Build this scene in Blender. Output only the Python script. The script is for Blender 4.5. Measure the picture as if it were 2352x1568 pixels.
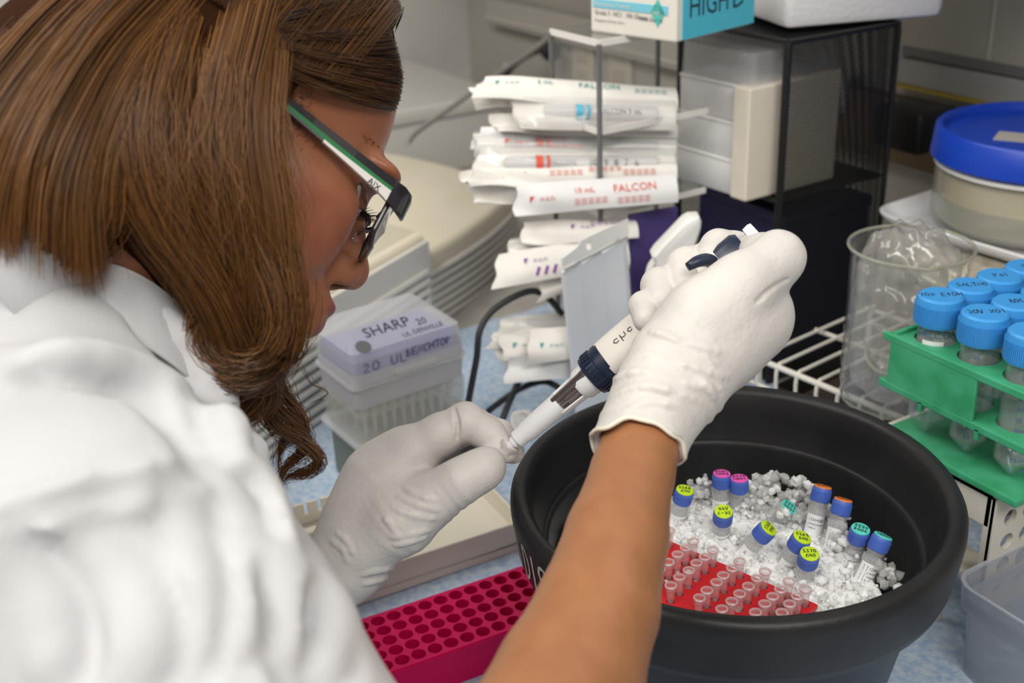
import bpy, bmesh, math, random
import numpy as np
from mathutils import Vector, Matrix

random.seed(7)
RNG = np.random.default_rng(11)
for _o in list(bpy.data.objects):
    bpy.data.objects.remove(_o)
SC = bpy.context.scene
COL = SC.collection

# ------------------------------------------------------------------ camera
# bench frame: +Y towards the wall, +X along the bench, bench top at z = 0
F = 2650.0
TH, RO, PS, CH = math.radians(24.8), math.radians(2.6), math.radians(60.5), 0.60
fw = np.array([-math.sin(PS) * math.cos(TH), math.cos(PS) * math.cos(TH), -math.sin(TH)])
r0 = np.array([math.cos(PS), math.sin(PS), 0.0])
u0 = np.cross(r0, fw)
RV = math.cos(RO) * r0 - math.sin(RO) * u0
UV = math.sin(RO) * r0 + math.cos(RO) * u0
CC = np.array([0, 0, CH])
cam_d = bpy.data.cameras.new('camera')
cam = bpy.data.objects.new('camera', cam_d)
COL.objects.link(cam)
cam.matrix_world = Matrix(((RV[0], UV[0], -fw[0], CC[0]), (RV[1], UV[1], -fw[1], CC[1]), (RV[2], UV[2], -fw[2], CC[2]), (0, 0, 0, 1)))
cam_d.sensor_width = 36.0
cam_d.lens = F / 2352.0 * 36.0
cam_d.clip_start = 0.02
cam_d.dof.use_dof = True
cam_d.dof.focus_distance = 0.73
cam_d.dof.aperture_fstop = 7.1
SC.camera = cam

# ------------------------------------------------------------------ world, lights, exposure
SC.view_settings.view_transform = 'Standard'
SC.view_settings.look = 'None'
SC.view_settings.gamma = 1.0
SC.view_settings.use_curve_mapping = False
SC.view_settings.exposure = 0.0
SC.cycles.transparent_max_bounces = 26
SC.cycles.max_bounces = 5
SC.cycles.diffuse_bounces = 3
SC.cycles.glossy_bounces = 3
SC.cycles.adaptive_threshold = 0.09
SC.cycles.caustics_reflective = False
SC.cycles.caustics_refractive = False
wd = bpy.data.worlds.new('room_light')
SC.world = wd
wd.use_nodes = True
wd.node_tree.nodes['Background'].inputs[0].default_value = (1.0, 0.97, 0.92, 1)
wd.node_tree.nodes['Background'].inputs[1].default_value = 0.30


def area(name, loc, target, sx, sy, power, col=(1, 0.96, 0.9)):
    l = bpy.data.lights.new(name, 'AREA')
    l.shape = 'RECTANGLE'
    l.size, l.size_y, l.energy, l.color = sx, sy, power, col
    o = bpy.data.objects.new(name, l)
    COL.objects.link(o)
    o.location = loc
    o.rotation_euler = (Vector(target) - Vector(loc)).to_track_quat('-Z', 'Y').to_euler()
    return o


# three ceiling fluorescent fixtures over the aisle in front of the bench
area('ceiling_light_one', (-0.20, -0.80, 1.85), (-0.55, 0.5, 0.1), 1.2, 0.6, 26)
area('ceiling_light_two', (-1.5, -0.5, 2.0), (-1.0, 0.4, 0), 1.2, 0.6, 15)
area('ceiling_light_three', (1.1, 0.0, 1.9), (-0.6, 0.55, 0.15), 1.2, 0.6, 26)


def ray(x, y):
    return fw + RV * ((x - 1176) / F) + UV * ((784 - y) / F)


def P(x, y, d):
    return CC + ray(x, y) * d


def Pz(x, y, z):
    r = ray(x, y)
    return CC + r * ((z - CH) / r[2])


def PY(x, y, Y):
    r = ray(x, y)
    return CC + r * (Y / r[1])


def PX(x, y, X):
    r = ray(x, y)
    return CC + r * (X / r[0])


# ------------------------------------------------------------------ materials
MATS = {}


def mat(name, col=(.8, .8, .8), rough=.5, metal=0., spec=.5, noise=None, nscale=20., bump=0., bscale=60., trans=0., ior=1.45,
        sub=0., subr=(1, .3, .15), sheen=0., coat=0., emis=0., attr=None, detail=3.):
    """Principled material; noise = second colour mixed in by a noise texture, bump = noise relief."""
    if name in MATS:
        return MATS[name]
    m = bpy.data.materials.new(name)
    m.use_nodes = True
    nt = m.node_tree
    b = nt.nodes['Principled BSDF']
    b.inputs['Base Color'].default_value = (*col, 1)
    b.inputs['Roughness'].default_value = rough
    b.inputs['Metallic'].default_value = metal
    b.inputs['Specular IOR Level'].default_value = spec
    b.inputs['Transmission Weight'].default_value = trans
    b.inputs['IOR'].default_value = ior
    b.inputs['Coat Weight'].default_value = coat
    b.inputs['Sheen Weight'].default_value = sheen
    if sub:
        b.inputs['Subsurface Weight'].default_value = sub
        b.inputs['Subsurface Radius'].default_value = subr
        b.inputs['Subsurface Scale'].default_value = 0.006
    tc = nt.nodes.new('ShaderNodeTexCoord')
    src = None
    if attr:
        a = nt.nodes.new('ShaderNodeAttribute')
        a.attribute_name = attr
        src = a.outputs['Color']
        nt.links.new(src, b.inputs['Base Color'])
    if noise:
        n = nt.nodes.new('ShaderNodeTexNoise')
        n.inputs['Scale'].default_value = nscale
        n.inputs['Detail'].default_value = detail
        nt.links.new(tc.outputs['Object'], n.inputs['Vector'])
        r = nt.nodes.new('ShaderNodeValToRGB')
        r.color_ramp.elements[0].position, r.color_ramp.elements[1].position = .36, .64
        nt.links.new(n.outputs['Fac'], r.inputs['Fac'])
        mx = nt.nodes.new('ShaderNodeMix')
        mx.data_type = 'RGBA'
        mx.inputs['A'].default_value = (*col, 1)
        mx.inputs['B'].default_value = (*noise, 1)
        if src is not None:
            mx.blend_type = 'MULTIPLY'
            nt.links.new(src, mx.inputs['A'])
        nt.links.new(r.outputs['Color'], mx.inputs['Factor'])
        nt.links.new(mx.outputs['Result'], b.inputs['Base Color'])
    if bump:
        n2 = nt.nodes.new('ShaderNodeTexNoise')
        n2.inputs['Scale'].default_value = bscale
        n2.inputs['Detail'].default_value = 4
        nt.links.new(tc.outputs['Object'], n2.inputs['Vector'])
        bp = nt.nodes.new('ShaderNodeBump')
        bp.inputs['Strength'].default_value = bump
        bp.inputs['Distance'].default_value = 0.002
        nt.links.new(n2.outputs['Fac'], bp.inputs['Height'])
        nt.links.new(bp.outputs['Normal'], b.inputs['Normal'])
    MATS[name] = m
    return m


def clear(name, col=(.9, .9, .9), opac=.25, rough=.12, gloss=.5, transl=.3, ior=1.45):
    """Clear or milky plastic and thin glass: see-through, some milky body, Fresnel gloss."""
    if name in MATS:
        return MATS[name]
    m = bpy.data.materials.new(name)
    m.use_nodes = True
    nt = m.node_tree
    nt.nodes.remove(nt.nodes['Principled BSDF'])
    out = nt.nodes['Material Output']
    t = nt.nodes.new('ShaderNodeBsdfTransparent')
    t.inputs[0].default_value = (*[.86 + .14 * c for c in col], 1)
    d = nt.nodes.new('ShaderNodeBsdfDiffuse')
    d.inputs[0].default_value = (*col, 1)
    tl = nt.nodes.new('ShaderNodeBsdfTranslucent')
    tl.inputs[0].default_value = (*col, 1)
    g = nt.nodes.new('ShaderNodeBsdfGlossy')
    g.inputs['Roughness'].default_value = rough
    body = nt.nodes.new('ShaderNodeMixShader')
    body.inputs[0].default_value = transl
    nt.links.new(d.outputs[0], body.inputs[1])
    nt.links.new(tl.outputs[0], body.inputs[2])
    mx = nt.nodes.new('ShaderNodeMixShader')
    mx.inputs[0].default_value = opac
    nt.links.new(t.outputs[0], mx.inputs[1])
    nt.links.new(body.outputs[0], mx.inputs[2])
    lw = nt.nodes.new('ShaderNodeLayerWeight')
    lw.inputs['Blend'].default_value = .5
    pw = nt.nodes.new('ShaderNodeMath')
    pw.operation = 'POWER'
    pw.inputs[1].default_value = 4.0
    nt.links.new(lw.outputs['Facing'], pw.inputs[0])
    fr = nt.nodes.new('ShaderNodeMath')
    fr.operation = 'MULTIPLY_ADD'
    r0_ = ((ior - 1) / (ior + 1)) ** 2
    fr.inputs[1].default_value = 1 - r0_
    fr.inputs[2].default_value = r0_
    nt.links.new(pw.outputs[0], fr.inputs[0])
    mu = nt.nodes.new('ShaderNodeMath')
    mu.operation = 'MULTIPLY'
    mu.inputs[1].default_value = gloss
    nt.links.new(fr.outputs[0], mu.inputs[0])
    fin = nt.nodes.new('ShaderNodeMixShader')
    nt.links.new(mu.outputs[0], fin.inputs[0])
    nt.links.new(mx.outputs[0], fin.inputs[1])
    nt.links.new(g.outputs[0], fin.inputs[2])
    nt.links.new(fin.outputs[0], out.inputs[0])
    MATS[name] = m
    return m


# ------------------------------------------------------------------ scene objects
def tag(o, label=None, cat=None, group=None, kind=None):
    if label:
        o['label'] = label
    if cat:
        o['category'] = cat
    if group:
        o['group'] = group
    if kind:
        o['kind'] = kind
    return o


def thing(name, label, cat, M=None, group=None):
    o = bpy.data.objects.new(name, None)
    o.empty_display_size = .02
    COL.objects.link(o)
    if M is not None:
        o.matrix_world = M if isinstance(M, Matrix) else Matrix.Translation(Vector(M))
    return tag(o, label, cat, group)


def frame(o, x=(1, 0, 0), z=(0, 0, 1)):
    """Matrix with origin o, local x along x, local z as near to z as possible (z exact)."""
    z = Vector(z).normalized()
    x = Vector(x)
    x = (x - z * x.dot(z)).normalized()
    y = z.cross(x)
    return Matrix(((x[0], y[0], z[0], o[0]), (x[1], y[1], z[1], o[1]), (x[2], y[2], z[2], o[2]), (0, 0, 0, 1)))


def rotz(loc, deg):
    return Matrix.Translation(Vector(loc)) @ Matrix.Rotation(math.radians(deg), 4, 'Z')


def link_mesh(name, me, m, parent=None):
    o = bpy.data.objects.new(name, me)
    COL.objects.link(o)
    if m is not None:
        for q in (m if isinstance(m, (list, tuple)) else [m]):
            me.materials.append(q)
    if parent is not None:
        o.parent = parent
    return o


class MB:
    """Collects shapes; build() links them as one mesh object."""

    def __init__(s, M=None):
        s.v, s.f, s.mi = [], [], []
        s.M = M
        s.cur = 0

    def add(s, vs, fs):
        n = len(s.v)
        for p in vs:
            s.v.append(tuple(s.M @ Vector(p)) if s.M is not None else tuple(p))
        for q in fs:
            s.f.append(tuple(i + n for i in q))
            s.mi.append(s.cur)
        return s

    def box(s, c, d, M=None, taper=1.0, bev=0.0):
        """Box of centre c and full size d; taper scales the top, bev cuts the vertical and horizontal edges."""
        hx, hy, hz = d[0] / 2, d[1] / 2, d[2] / 2
        if bev <= 0:
            vs = [(x * hx * (taper if z > 0 else 1), y * hy * (taper if z > 0 else 1), z * hz) for z in (-1, 1) for x, y in ((-1, -1), (1, -1), (1, 1), (-1, 1))]
            fs = [(3, 2, 1, 0), (4, 5, 6, 7), (0, 1, 5, 4), (1, 2, 6, 5), (2, 3, 7, 6), (3, 0, 4, 7)]
        else:
            b = min(bev, hx * .98, hy * .98, hz * .98)

            def ring(ix, iy, z, t):
                o = []
                for sx, sy in ((-1, -1), (1, -1), (1, 1), (-1, 1)):
                    a0 = {(-1, -1): 180, (1, -1): 270, (1, 1): 0, (-1, 1): 90}[(sx, sy)]
                    for k in range(4):
                        a = math.radians(a0 + 30 * k)
                        o.append((((hx - b) * sx + (b - ix) * math.cos(a)) * t, ((hy - b) * sy + (b - ix) * math.sin(a)) * t, z))
                return o
            rs = [ring(b * .75, 0, -hz, 1), ring(b * .25, 0, -hz + b * .25, 1), ring(0, 0, -hz + b, 1),
                  ring(0, 0, hz - b, taper), ring(b * .25, 0, hz - b * .25, taper), ring(b * .75, 0, hz, taper)]
            vs = [p for r in rs for p in r]
            n = 16
            fs = [tuple(range(n - 1, -1, -1)), tuple(range(5 * n, 6 * n))]
            for k in range(5):
                for i in range(n):
                    j = (i + 1) % n
                    fs.append((k * n + i, k * n + j, k * n + n + j, k * n + n + i))
        out = []
        for p in vs:
            q = Vector(p)
            if M is not None:
                q = M @ q
            out.append((q[0] + c[0], q[1] + c[1], q[2] + c[2]))
        return s.add(out, fs)

    def lathe(s, prof, n=32, M=None, closed=False):
        """Revolve (r, z) profile about z; end points with r = 0 close it."""
        vs, fs, idx = [], [], []
        for r, z in prof:
            if r < 1e-7:
                idx.append([len(vs)])
                vs.append((0, 0, z))
            else:
                idx.append(list(range(len(vs), len(vs) + n)))
                vs += [(r * math.cos(2 * math.pi * k / n), r * math.sin(2 * math.pi * k / n), z) for k in range(n)]
        pairs = list(zip(idx[:-1], idx[1:]))
        if closed:
            pairs.append((idx[-1], idx[0]))
        for a, b in pairs:
            for k in range(n):
                j = (k + 1) % n
                if len(a) == 1 and len(b) == 1:
                    continue
                if len(a) == 1:
                    fs.append((a[0], b[j], b[k]))
                elif len(b) == 1:
                    fs.append((a[k], a[j], b[0]))
                else:
                    fs.append((a[k], a[j], b[j], b[k]))
        if M is not None:
            vs = [tuple(M @ Vector(p)) for p in vs]
        return s.add(vs, fs)

    def tube(s, pts, r, n=8, cap=True):
        """Tube along points; r a number or one per point."""
        pts = [Vector(p) for p in pts]
        m = len(pts)
        rr = [r] * m if not hasattr(r, '__len__') else list(r)
        vs, fs = [], []
        prev = None
        for i, p in enumerate(pts):
            t = (pts[min(i + 1, m - 1)] - pts[max(i - 1, 0)]).normalized()
            if prev is None:
                a = t.orthogonal().normalized()
            else:
                a = (prev - t * prev.dot(t))
                a = a.normalized() if a.length > 1e-9 else t.orthogonal().normalized()
            prev = a
            b = t.cross(a)
            for k in range(n):
                an = 2 * math.pi * k / n
                vs.append(tuple(p + (a * math.cos(an) + b * math.sin(an)) * rr[i]))
        for i in range(m - 1):
            for k in range(n):
                j = (k + 1) % n
                fs.append((i * n + k, i * n + j, i * n + n + j, i * n + n + k))
        if cap:
            fs.append(tuple(range(n - 1, -1, -1)))
            fs.append(tuple(range((m - 1) * n, m * n)))
        return s.add(vs, fs)

    def prism(s, poly, z0, z1, M=None):
        n = len(poly)
        vs = [(p[0], p[1], z0) for p in poly] + [(p[0], p[1], z1) for p in poly]
        fs = [tuple(range(n - 1, -1, -1)), tuple(range(n, 2 * n))] + [(i, (i + 1) % n, n + (i + 1) % n, n + i) for i in range(n)]
        if M is not None:
            vs = [tuple(M @ Vector(p)) for p in vs]
        return s.add(vs, fs)

    def build(s, name, m, parent=None, smooth=False, fix=True):
        me = bpy.data.meshes.new(name)
        me.from_pydata(s.v, [], s.f)
        if fix:
            bm = bmesh.new()
            bm.from_mesh(me)
            bmesh.ops.recalc_face_normals(bm, faces=bm.faces)
            bm.to_mesh(me)
            bm.free()
        if isinstance(m, (list, tuple)) and len(m) > 1:
            me.polygons.foreach_set('material_index', s.mi)
        if smooth:
            me.polygons.foreach_set('use_smooth', [True] * len(me.polygons))
            if smooth != 'all':
                me.set_sharp_from_angle(angle=math.radians(38))
        return link_mesh(name, me, m, parent)


def rrect(hx, hy, r, n=4):
    """Rounded rectangle outline."""
    o = []
    for sx, sy, a0 in ((1, 1, 0), (-1, 1, 90), (-1, -1, 180), (1, -1, 270)):
        for k in range(n + 1):
            a = math.radians(a0 + 90 * k / n)
            o.append((sx * (hx - r) + r * math.cos(a), sy * (hy - r) + r * math.sin(a)))
    return o


def loft(mb, rings, cap0=True, cap1=True, M=None):
    """Skin a list of equally long closed rings of 3-D points."""
    n = len(rings[0])
    vs = [tuple(p) for r in rings for p in r]
    fs = []
    for i in range(len(rings) - 1):
        for k in range(n):
            j = (k + 1) % n
            fs.append((i * n + k, i * n + j, i * n + n + j, i * n + n + k))
    if cap0:
        fs.append(tuple(range(n - 1, -1, -1)))
    if cap1:
        fs.append(tuple(range((len(rings) - 1) * n, len(rings) * n)))
    if M is not None:
        vs = [tuple(M @ Vector(p)) for p in vs]
    return mb.add(vs, fs)


def copy_tree(o, parent=None):
    c = o.copy()
    COL.objects.link(c)
    c.parent = parent
    for ch in o.children:
        copy_tree(ch, c)
    return c


TXT = {}


def text_geo(s, size, align='LEFT', space=1.0):
    """Vertices (x, y) and faces of a line of printed lettering."""
    key = (s, align, space)
    if key not in TXT:
        cu = bpy.data.curves.new('lettering', 'FONT')
        cu.body = s
        cu.align_x = align
        cu.space_character = space
        cu.resolution_u = 2
        o = bpy.data.objects.new('lettering', cu)
        me = bpy.data.meshes.new_from_object(o)
        TXT[key] = ([tuple(v.co) for v in me.vertices], [tuple(p.vertices) for p in me.polygons])
        bpy.data.objects.remove(o)
        bpy.data.curves.remove(cu)
        bpy.data.meshes.remove(me)
    v, f = TXT[key]
    return [(p[0] * size, p[1] * size) for p in v], f


def text_on(mb, s, fn, size, align='LEFT', xs=1.0):
    """Lettering laid on a surface: fn(u, v) -> 3-D point."""
    v, f = text_geo(s, size, align)
    mb.add([fn(p[0] * xs, p[1]) for p in v], f)
    return mb


def strokes(mb, lines, fn, w):
    """Handwritten strokes: polylines of (u, v) widened to w and laid on a surface by fn."""
    for ln in lines:
        pts = [Vector((p[0], p[1], 0)) for p in ln]
        L, Rr = [], []
        for i, p in enumerate(pts):
            t = (pts[min(i + 1, len(pts) - 1)] - pts[max(i - 1, 0)])
            t = t.normalized() if t.length > 0 else Vector((1, 0, 0))
            nrm = Vector((-t.y, t.x, 0)) * w / 2
            L.append(p + nrm)
            Rr.append(p - nrm)
        vs = [fn(p.x, p.y) for p in L + Rr]
        n = len(pts)
        mb.add(vs, [(i, i + 1, n + i + 1, n + i) for i in range(n - 1)])
    return mb


GLY = {'0': [[(.5, 1), (.1, .8), (.05, .3), (.4, 0), (.85, .3), (.85, .75), (.5, 1)]], '1': [[(.4, 1), (.45, 0)]],
       '2': [[(.1, .8), (.45, 1), (.8, .75), (.1, .05), (.9, .05)]], '3': [[(.1, .95), (.8, .9), (.35, .55), (.85, .3), (.4, 0), (.05, .15)]],
       '4': [[(.2, 1), (.1, .45), (.9, .5)], [(.75, 1), (.7, 0)]], '5': [[(.9, 1), (.25, .95), (.15, .55), (.8, .5), (.75, .1), (.05, .05)]],
       '6': [[(.75, 1), (.2, .6), (.1, .15), (.5, 0), (.85, .25), (.5, .5), (.15, .3)]], '7': [[(.05, .95), (.9, .95), (.35, 0)]],
       '8': [[(.8, .85), (.4, 1), (.15, .75), (.85, .3), (.5, 0), (.1, .25), (.8, .85)]], '9': [[(.85, .7), (.4, .55), (.15, .8), (.5, 1), (.85, .75), (.7, 0)]],
       'D': [[(.5, 1), (.05, 0), (1, 0), (.5, 1)]], 'd': [[(.1, 1), (.15, 0), (.8, .2), (.85, .75), (.1, 1)]],
       'I': [[(.45, 1), (.5, 0)]], 'S': [[(.85, .85), (.45, 1), (.15, .75), (.8, .35), (.5, 0), (.05, .15)]],
       'M': [[(0, 0), (.15, 1), (.5, .35), (.85, 1), (1, 0)]], 'C': [[(.85, .85), (.4, 1), (.1, .5), (.4, 0), (.85, .15)]],
       'O': [[(.5, 1), (.1, .8), (.05, .3), (.4, 0), (.85, .3), (.85, .75), (.5, 1)]], 'R': [[(.1, 0), (.15, 1), (.8, .8), (.2, .5), (.9, 0)]],
       'T': [[(0, 1), (1, 1)], [(.5, 1), (.5, 0)]], 'H': [[(.1, 1), (.1, 0)], [(.9, 1), (.9, 0)], [(.1, .5), (.9, .5)]],
       'E': [[(.9, 1), (.1, 1), (.1, 0), (.9, 0)], [(.1, .5), (.7, .5)]], 'A': [[(0, 0), (.5, 1), (1, 0)], [(.2, .4), (.8, .4)]],
       'N': [[(.05, 0), (.1, 1), (.85, 0), (.9, 1)]], 'P': [[(.1, 0), (.1, 1), (.85, .8), (.15, .45)]], '%': [[(.1, 0), (.9, 1)], [(.1, .8), (.3, .9), (.2, .7), (.1, .8)], [(.7, .2), (.9, .3), (.8, .1), (.7, .2)]],
       'B': [[(.1, 0), (.1, 1), (.75, .8), (.15, .5), (.85, .25), (.1, 0)]], 'L': [[(.1, 1), (.1, 0), (.85, 0)]], 'U': [[(.1, 1), (.1, .2), (.5, 0), (.85, .2), (.9, 1)]],
       'X': [[(0, 0), (1, 1)], [(0, 1), (1, 0)]], '-': [[(.1, .5), (.9, .5)]], ' ': [], '.': [[(.4, 0), (.6, .1)]], 'h': [[(.1, 1), (.1, 0)], [(.1, .4), (.5, .6), (.85, .4), (.85, 0)]],
       'l': [[(.5, 1), (.5, 0)]], 'a': [[(.8, .6), (.3, .6), (.1, .2), (.5, 0), (.8, .5), (.9, 0)]], 'e': [[(.1, .3), (.8, .4), (.4, .65), (.1, .3), (.4, 0), (.85, .1)]],
       'n': [[(.1, .6), (.1, 0)], [(.1, .4), (.5, .6), (.85, .4), (.85, 0)]], 'o': [[(.5, .6), (.1, .3), (.5, 0), (.9, .3), (.5, .6)]], 'c': [[(.85, .5), (.4, .6), (.1, .3), (.4, 0), (.85, .1)]], 't': [[(.4, 1), (.4, 0), (.7, 0)], [(.1, .65), (.8, .65)]]}


def handwrite(mb, s, fn, h, w, gap=.35, asp=.75, align=.5, jit=.06):
    """Marker handwriting of height h and stroke width w, centred by align."""
    adv = h * asp * (1 + gap)
    x0 = -align * (len(s) * adv - h * asp * gap)
    for i, ch in enumerate(s):
        lines = GLY.get(ch, GLY['o'])
        out = []
        for ln in lines:
            q = []
            for k, p in enumerate(ln):
                q.append((x0 + i * adv + (p[0] + random.uniform(-jit, jit)) * h * asp, (p[1] - .5 + random.uniform(-jit, jit)) * h))
            out.append(q)
        strokes(mb, out, fn, w)
    return mb


# ------------------------------------------------------------------ smooth solids (distance fields meshed by surface nets)
class Field:
    def __init__(s, lo, hi, h):
        s.lo, s.h = np.array(lo, float), h
        s.n = [int(math.ceil((b - a) / h)) + 1 for a, b in zip(lo, hi)]
        s.D = np.full(s.n, 0.03, np.float32)
        s.ax = [(s.lo[i] + h * np.arange(s.n[i])).astype(np.float32) for i in range(3)]

    def sl(s, lo, hi):
        o = []
        for i in range(3):
            a = max(0, int(math.floor((lo[i] - s.lo[i]) / s.h)))
            b = min(s.n[i], int(math.ceil((hi[i] - s.lo[i]) / s.h)) + 1)
            o.append(slice(a, max(a, b)))
        return tuple(o)

    def xyz(s, sl):
        return (s.ax[0][sl[0]][:, None, None], s.ax[1][sl[1]][None, :, None], s.ax[2][sl[2]][None, None, :])

    def put(s, sl, d, k, op='add'):
        a = s.D[sl]
        if op == 'add':
            hh = np.maximum(k - np.abs(a - d), 0) / k if k > 0 else 0
            s.D[sl] = np.minimum(a, d) - hh * hh * k * .25
        else:
            d = -d
            hh = np.maximum(k - np.abs(a - d), 0) / k if k > 0 else 0
            s.D[sl] = np.maximum(a, d) + hh * hh * k * .25

    def cone(s, a, b, ra, rb, k=.01, op='add', pad=.03):
        a, b = np.array(a, float), np.array(b, float)
        m = max(ra, rb) + k + pad
        sl = s.sl(np.minimum(a, b) - m, np.maximum(a, b) + m)
        x, y, z = s.xyz(sl)
        ab = b - a
        L2 = max(float(ab @ ab), 1e-12)
        t = np.clip(((x - a[0]) * ab[0] + (y - a[1]) * ab[1] + (z - a[2]) * ab[2]) / L2, 0, 1)
        d = np.sqrt((x - a[0] - t * ab[0]) ** 2 + (y - a[1] - t * ab[1]) ** 2 + (z - a[2] - t * ab[2]) ** 2) - (ra + (rb - ra) * t)
        s.put(sl, d.astype(np.float32), k, op)

    def chain(s, pts, rs, k=.01):
        for i in range(len(pts) - 1):
            s.cone(pts[i], pts[i + 1], rs[i], rs[i + 1], k)

    def ell(s, c, r, M=None, k=.01, op='add', pad=.03):
        """Ellipsoid of radii r along the columns of M (3x3)."""
        c, r = np.array(c, float), np.array(r, float)
        M = np.eye(3) if M is None else np.array(M, float)
        m = max(r) + k + pad
        sl = s.sl(c - m, c + m)
        x, y, z = s.xyz(sl)
        q = [((x - c[0]) * M[0, i] + (y - c[1]) * M[1, i] + (z - c[2]) * M[2, i]) / r[i] for i in range(3)]
        l = np.sqrt(q[0] ** 2 + q[1] ** 2 + q[2] ** 2)
        g = np.sqrt((q[0] / r[0]) ** 2 + (q[1] / r[1]) ** 2 + (q[2] / r[2]) ** 2) + 1e-9
        d = l * (l - 1) / g
        d = np.where(l < .02, -min(r), d)
        s.put(sl, d.astype(np.float32), k, op)

    def disp(s, fn, lo=None, hi=None):
        sl = s.sl(lo, hi) if lo is not None else (slice(None),) * 3
        x, y, z = s.xyz(sl)
        s.D[sl] = s.D[sl] + fn(x, y, z).astype(np.float32)

    def hit(s, x, y, d0=.30, d1=1.2):
        """First point inside the solid along the view through picture point (x, y)."""
        r = ray(x, y)
        d = np.arange(d0, d1, .0012)
        q = ((CC + r * d[:, None] - s.lo) / s.h).round().astype(int)
        ok = ((q >= 0) & (q < np.array(s.n))).all(1)
        q = np.clip(q, 0, np.array(s.n) - 1)
        v = np.where(ok, s.D[q[:, 0], q[:, 1], q[:, 2]], 1)
        k = np.argmax(v < 0)
        return CC + r * d[k] if v[k] < 0 else None

    def path(s, pts, r, k, op='add', off=0.0, n=24):
        """Ridge or groove along a picture path laid on the surface."""
        q = [s.hit(*p) for p in spline(pts, n)]
        q = [p + fw * off for p in q if p is not None]
        tt = np.linspace(0, 1, len(q))
        rr = r * (.35 + .65 * np.sin(np.pi * tt) ** .5)
        for i in range(len(q) - 1):
            if np.linalg.norm(q[i + 1] - q[i]) < .05:
                s.cone(q[i], q[i + 1], rr[i], rr[i + 1], k, op, pad=.012)

    def mesh(s, iso=0.0):
        D = s.D - iso
        neg = D < 0
        c = [neg[i:neg.shape[0] - 1 + i, j:neg.shape[1] - 1 + j, k:neg.shape[2] - 1 + k] for i in (0, 1) for j in (0, 1) for k in (0, 1)]
        allv, anyv = c[0].copy(), c[0].copy()
        for q in c[1:]:
            allv &= q
            anyv |= q
        act = anyv & ~allv
        I, J, K = np.nonzero(act)
        idx = np.full(act.shape, -1, np.int32)
        idx[I, J, K] = np.arange(len(I))
        off = [(i, j, k) for i in (0, 1) for j in (0, 1) for k in (0, 1)]
        val = [D[I + o[0], J + o[1], K + o[2]] for o in off]
        acc = np.zeros((len(I), 3))
        cnt = np.zeros(len(I))
        for p in range(8):
            for q in range(p + 1, 8):
                df = [off[q][m] - off[p][m] for m in range(3)]
                if sum(abs(x) for x in df) != 1:
                    continue
                cr = (val[p] < 0) != (val[q] < 0)
                t = np.where(cr, val[p] / np.where(cr, val[p] - val[q], 1), 0)
                for m in range(3):
                    acc[:, m] += np.where(cr, off[p][m] + t * df[m], 0)
                cnt += cr
        pos = np.stack([I, J, K], 1) + acc / cnt[:, None]
        V = s.lo + pos * s.h
        faces = []
        for a in range(3):
            b, c2 = (a + 1) % 3, (a + 2) % 3
            n0 = [slice(None)] * 3
            n1 = [slice(None)] * 3
            n0[a], n1[a] = slice(0, -1), slice(1, None)
            A, B = neg[tuple(n0)], neg[tuple(n1)]
            X = np.stack(np.nonzero(A != B), 1)
            ok = (X[:, b] > 0) & (X[:, c2] > 0) & (X[:, b] < s.n[b] - 1) & (X[:, c2] < s.n[c2] - 1)
            X = X[ok]
            sg = A[X[:, 0], X[:, 1], X[:, 2]]

            def cell(db, dc):
                Y = X.copy()
                Y[:, b] -= db
                Y[:, c2] -= dc
                return idx[Y[:, 0], Y[:, 1], Y[:, 2]]
            q = np.stack([cell(1, 1), cell(0, 1), cell(0, 0), cell(1, 0)], 1)
            q[~sg] = q[~sg][:, ::-1]
            faces.append(q)
        return V, np.concatenate(faces)


def np_mesh(name, V, Fq, m, parent=None, smooth=True, cols=None):
    me = bpy.data.meshes.new(name)
    nv, nf = len(V), len(Fq)
    k = Fq.shape[1]
    me.vertices.add(nv)
    me.vertices.foreach_set('co', np.asarray(V, np.float32).ravel())
    me.loops.add(nf * k)
    me.polygons.add(nf)
    me.loops.foreach_set('vertex_index', np.asarray(Fq, np.int32).ravel())
    me.polygons.foreach_set('loop_start', np.arange(0, nf * k, k, dtype=np.int32))
    me.update(calc_edges=True)
    if smooth:
        me.polygons.foreach_set('use_smooth', np.ones(nf, bool))
    if cols is not None:
        a = me.color_attributes.new('Col', 'FLOAT_COLOR', 'POINT')
        a.data.foreach_set('color', np.asarray(cols, np.float32).ravel())
    me.validate()
    return link_mesh(name, me, m, parent)


def spline(pts, n):
    """Catmull-Rom through points, n samples; works on any dimension."""
    p = np.array(pts, float)
    m = len(p)
    p = np.vstack([2 * p[0] - p[1], p, 2 * p[-1] - p[-2]])
    t = np.linspace(0, m - 1 - 1e-6, n)
    i = t.astype(int)
    u = (t - i)[:, None]
    a, b, c, d = p[i], p[i + 1], p[i + 2], p[i + 3]
    return .5 * ((2 * b) + (c - a) * u + (2 * a - 5 * b + 4 * c - d) * u * u + (3 * b - a - 3 * c + d) * u ** 3)


def fbm(x, y, z, seed=0, f=1.0, octs=3):
    """Cheap smooth pseudo-noise from summed sines."""
    r = np.random.default_rng(seed)
    o = 0
    for k in range(octs):
        for _ in range(3):
            d = r.normal(size=3)
            d /= np.linalg.norm(d)
            ph = r.uniform(0, 6.28)
            o = o + np.sin((x * d[0] + y * d[1] + z * d[2]) * f * 2 ** k + ph) / 2 ** k
    return o / 4
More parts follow.
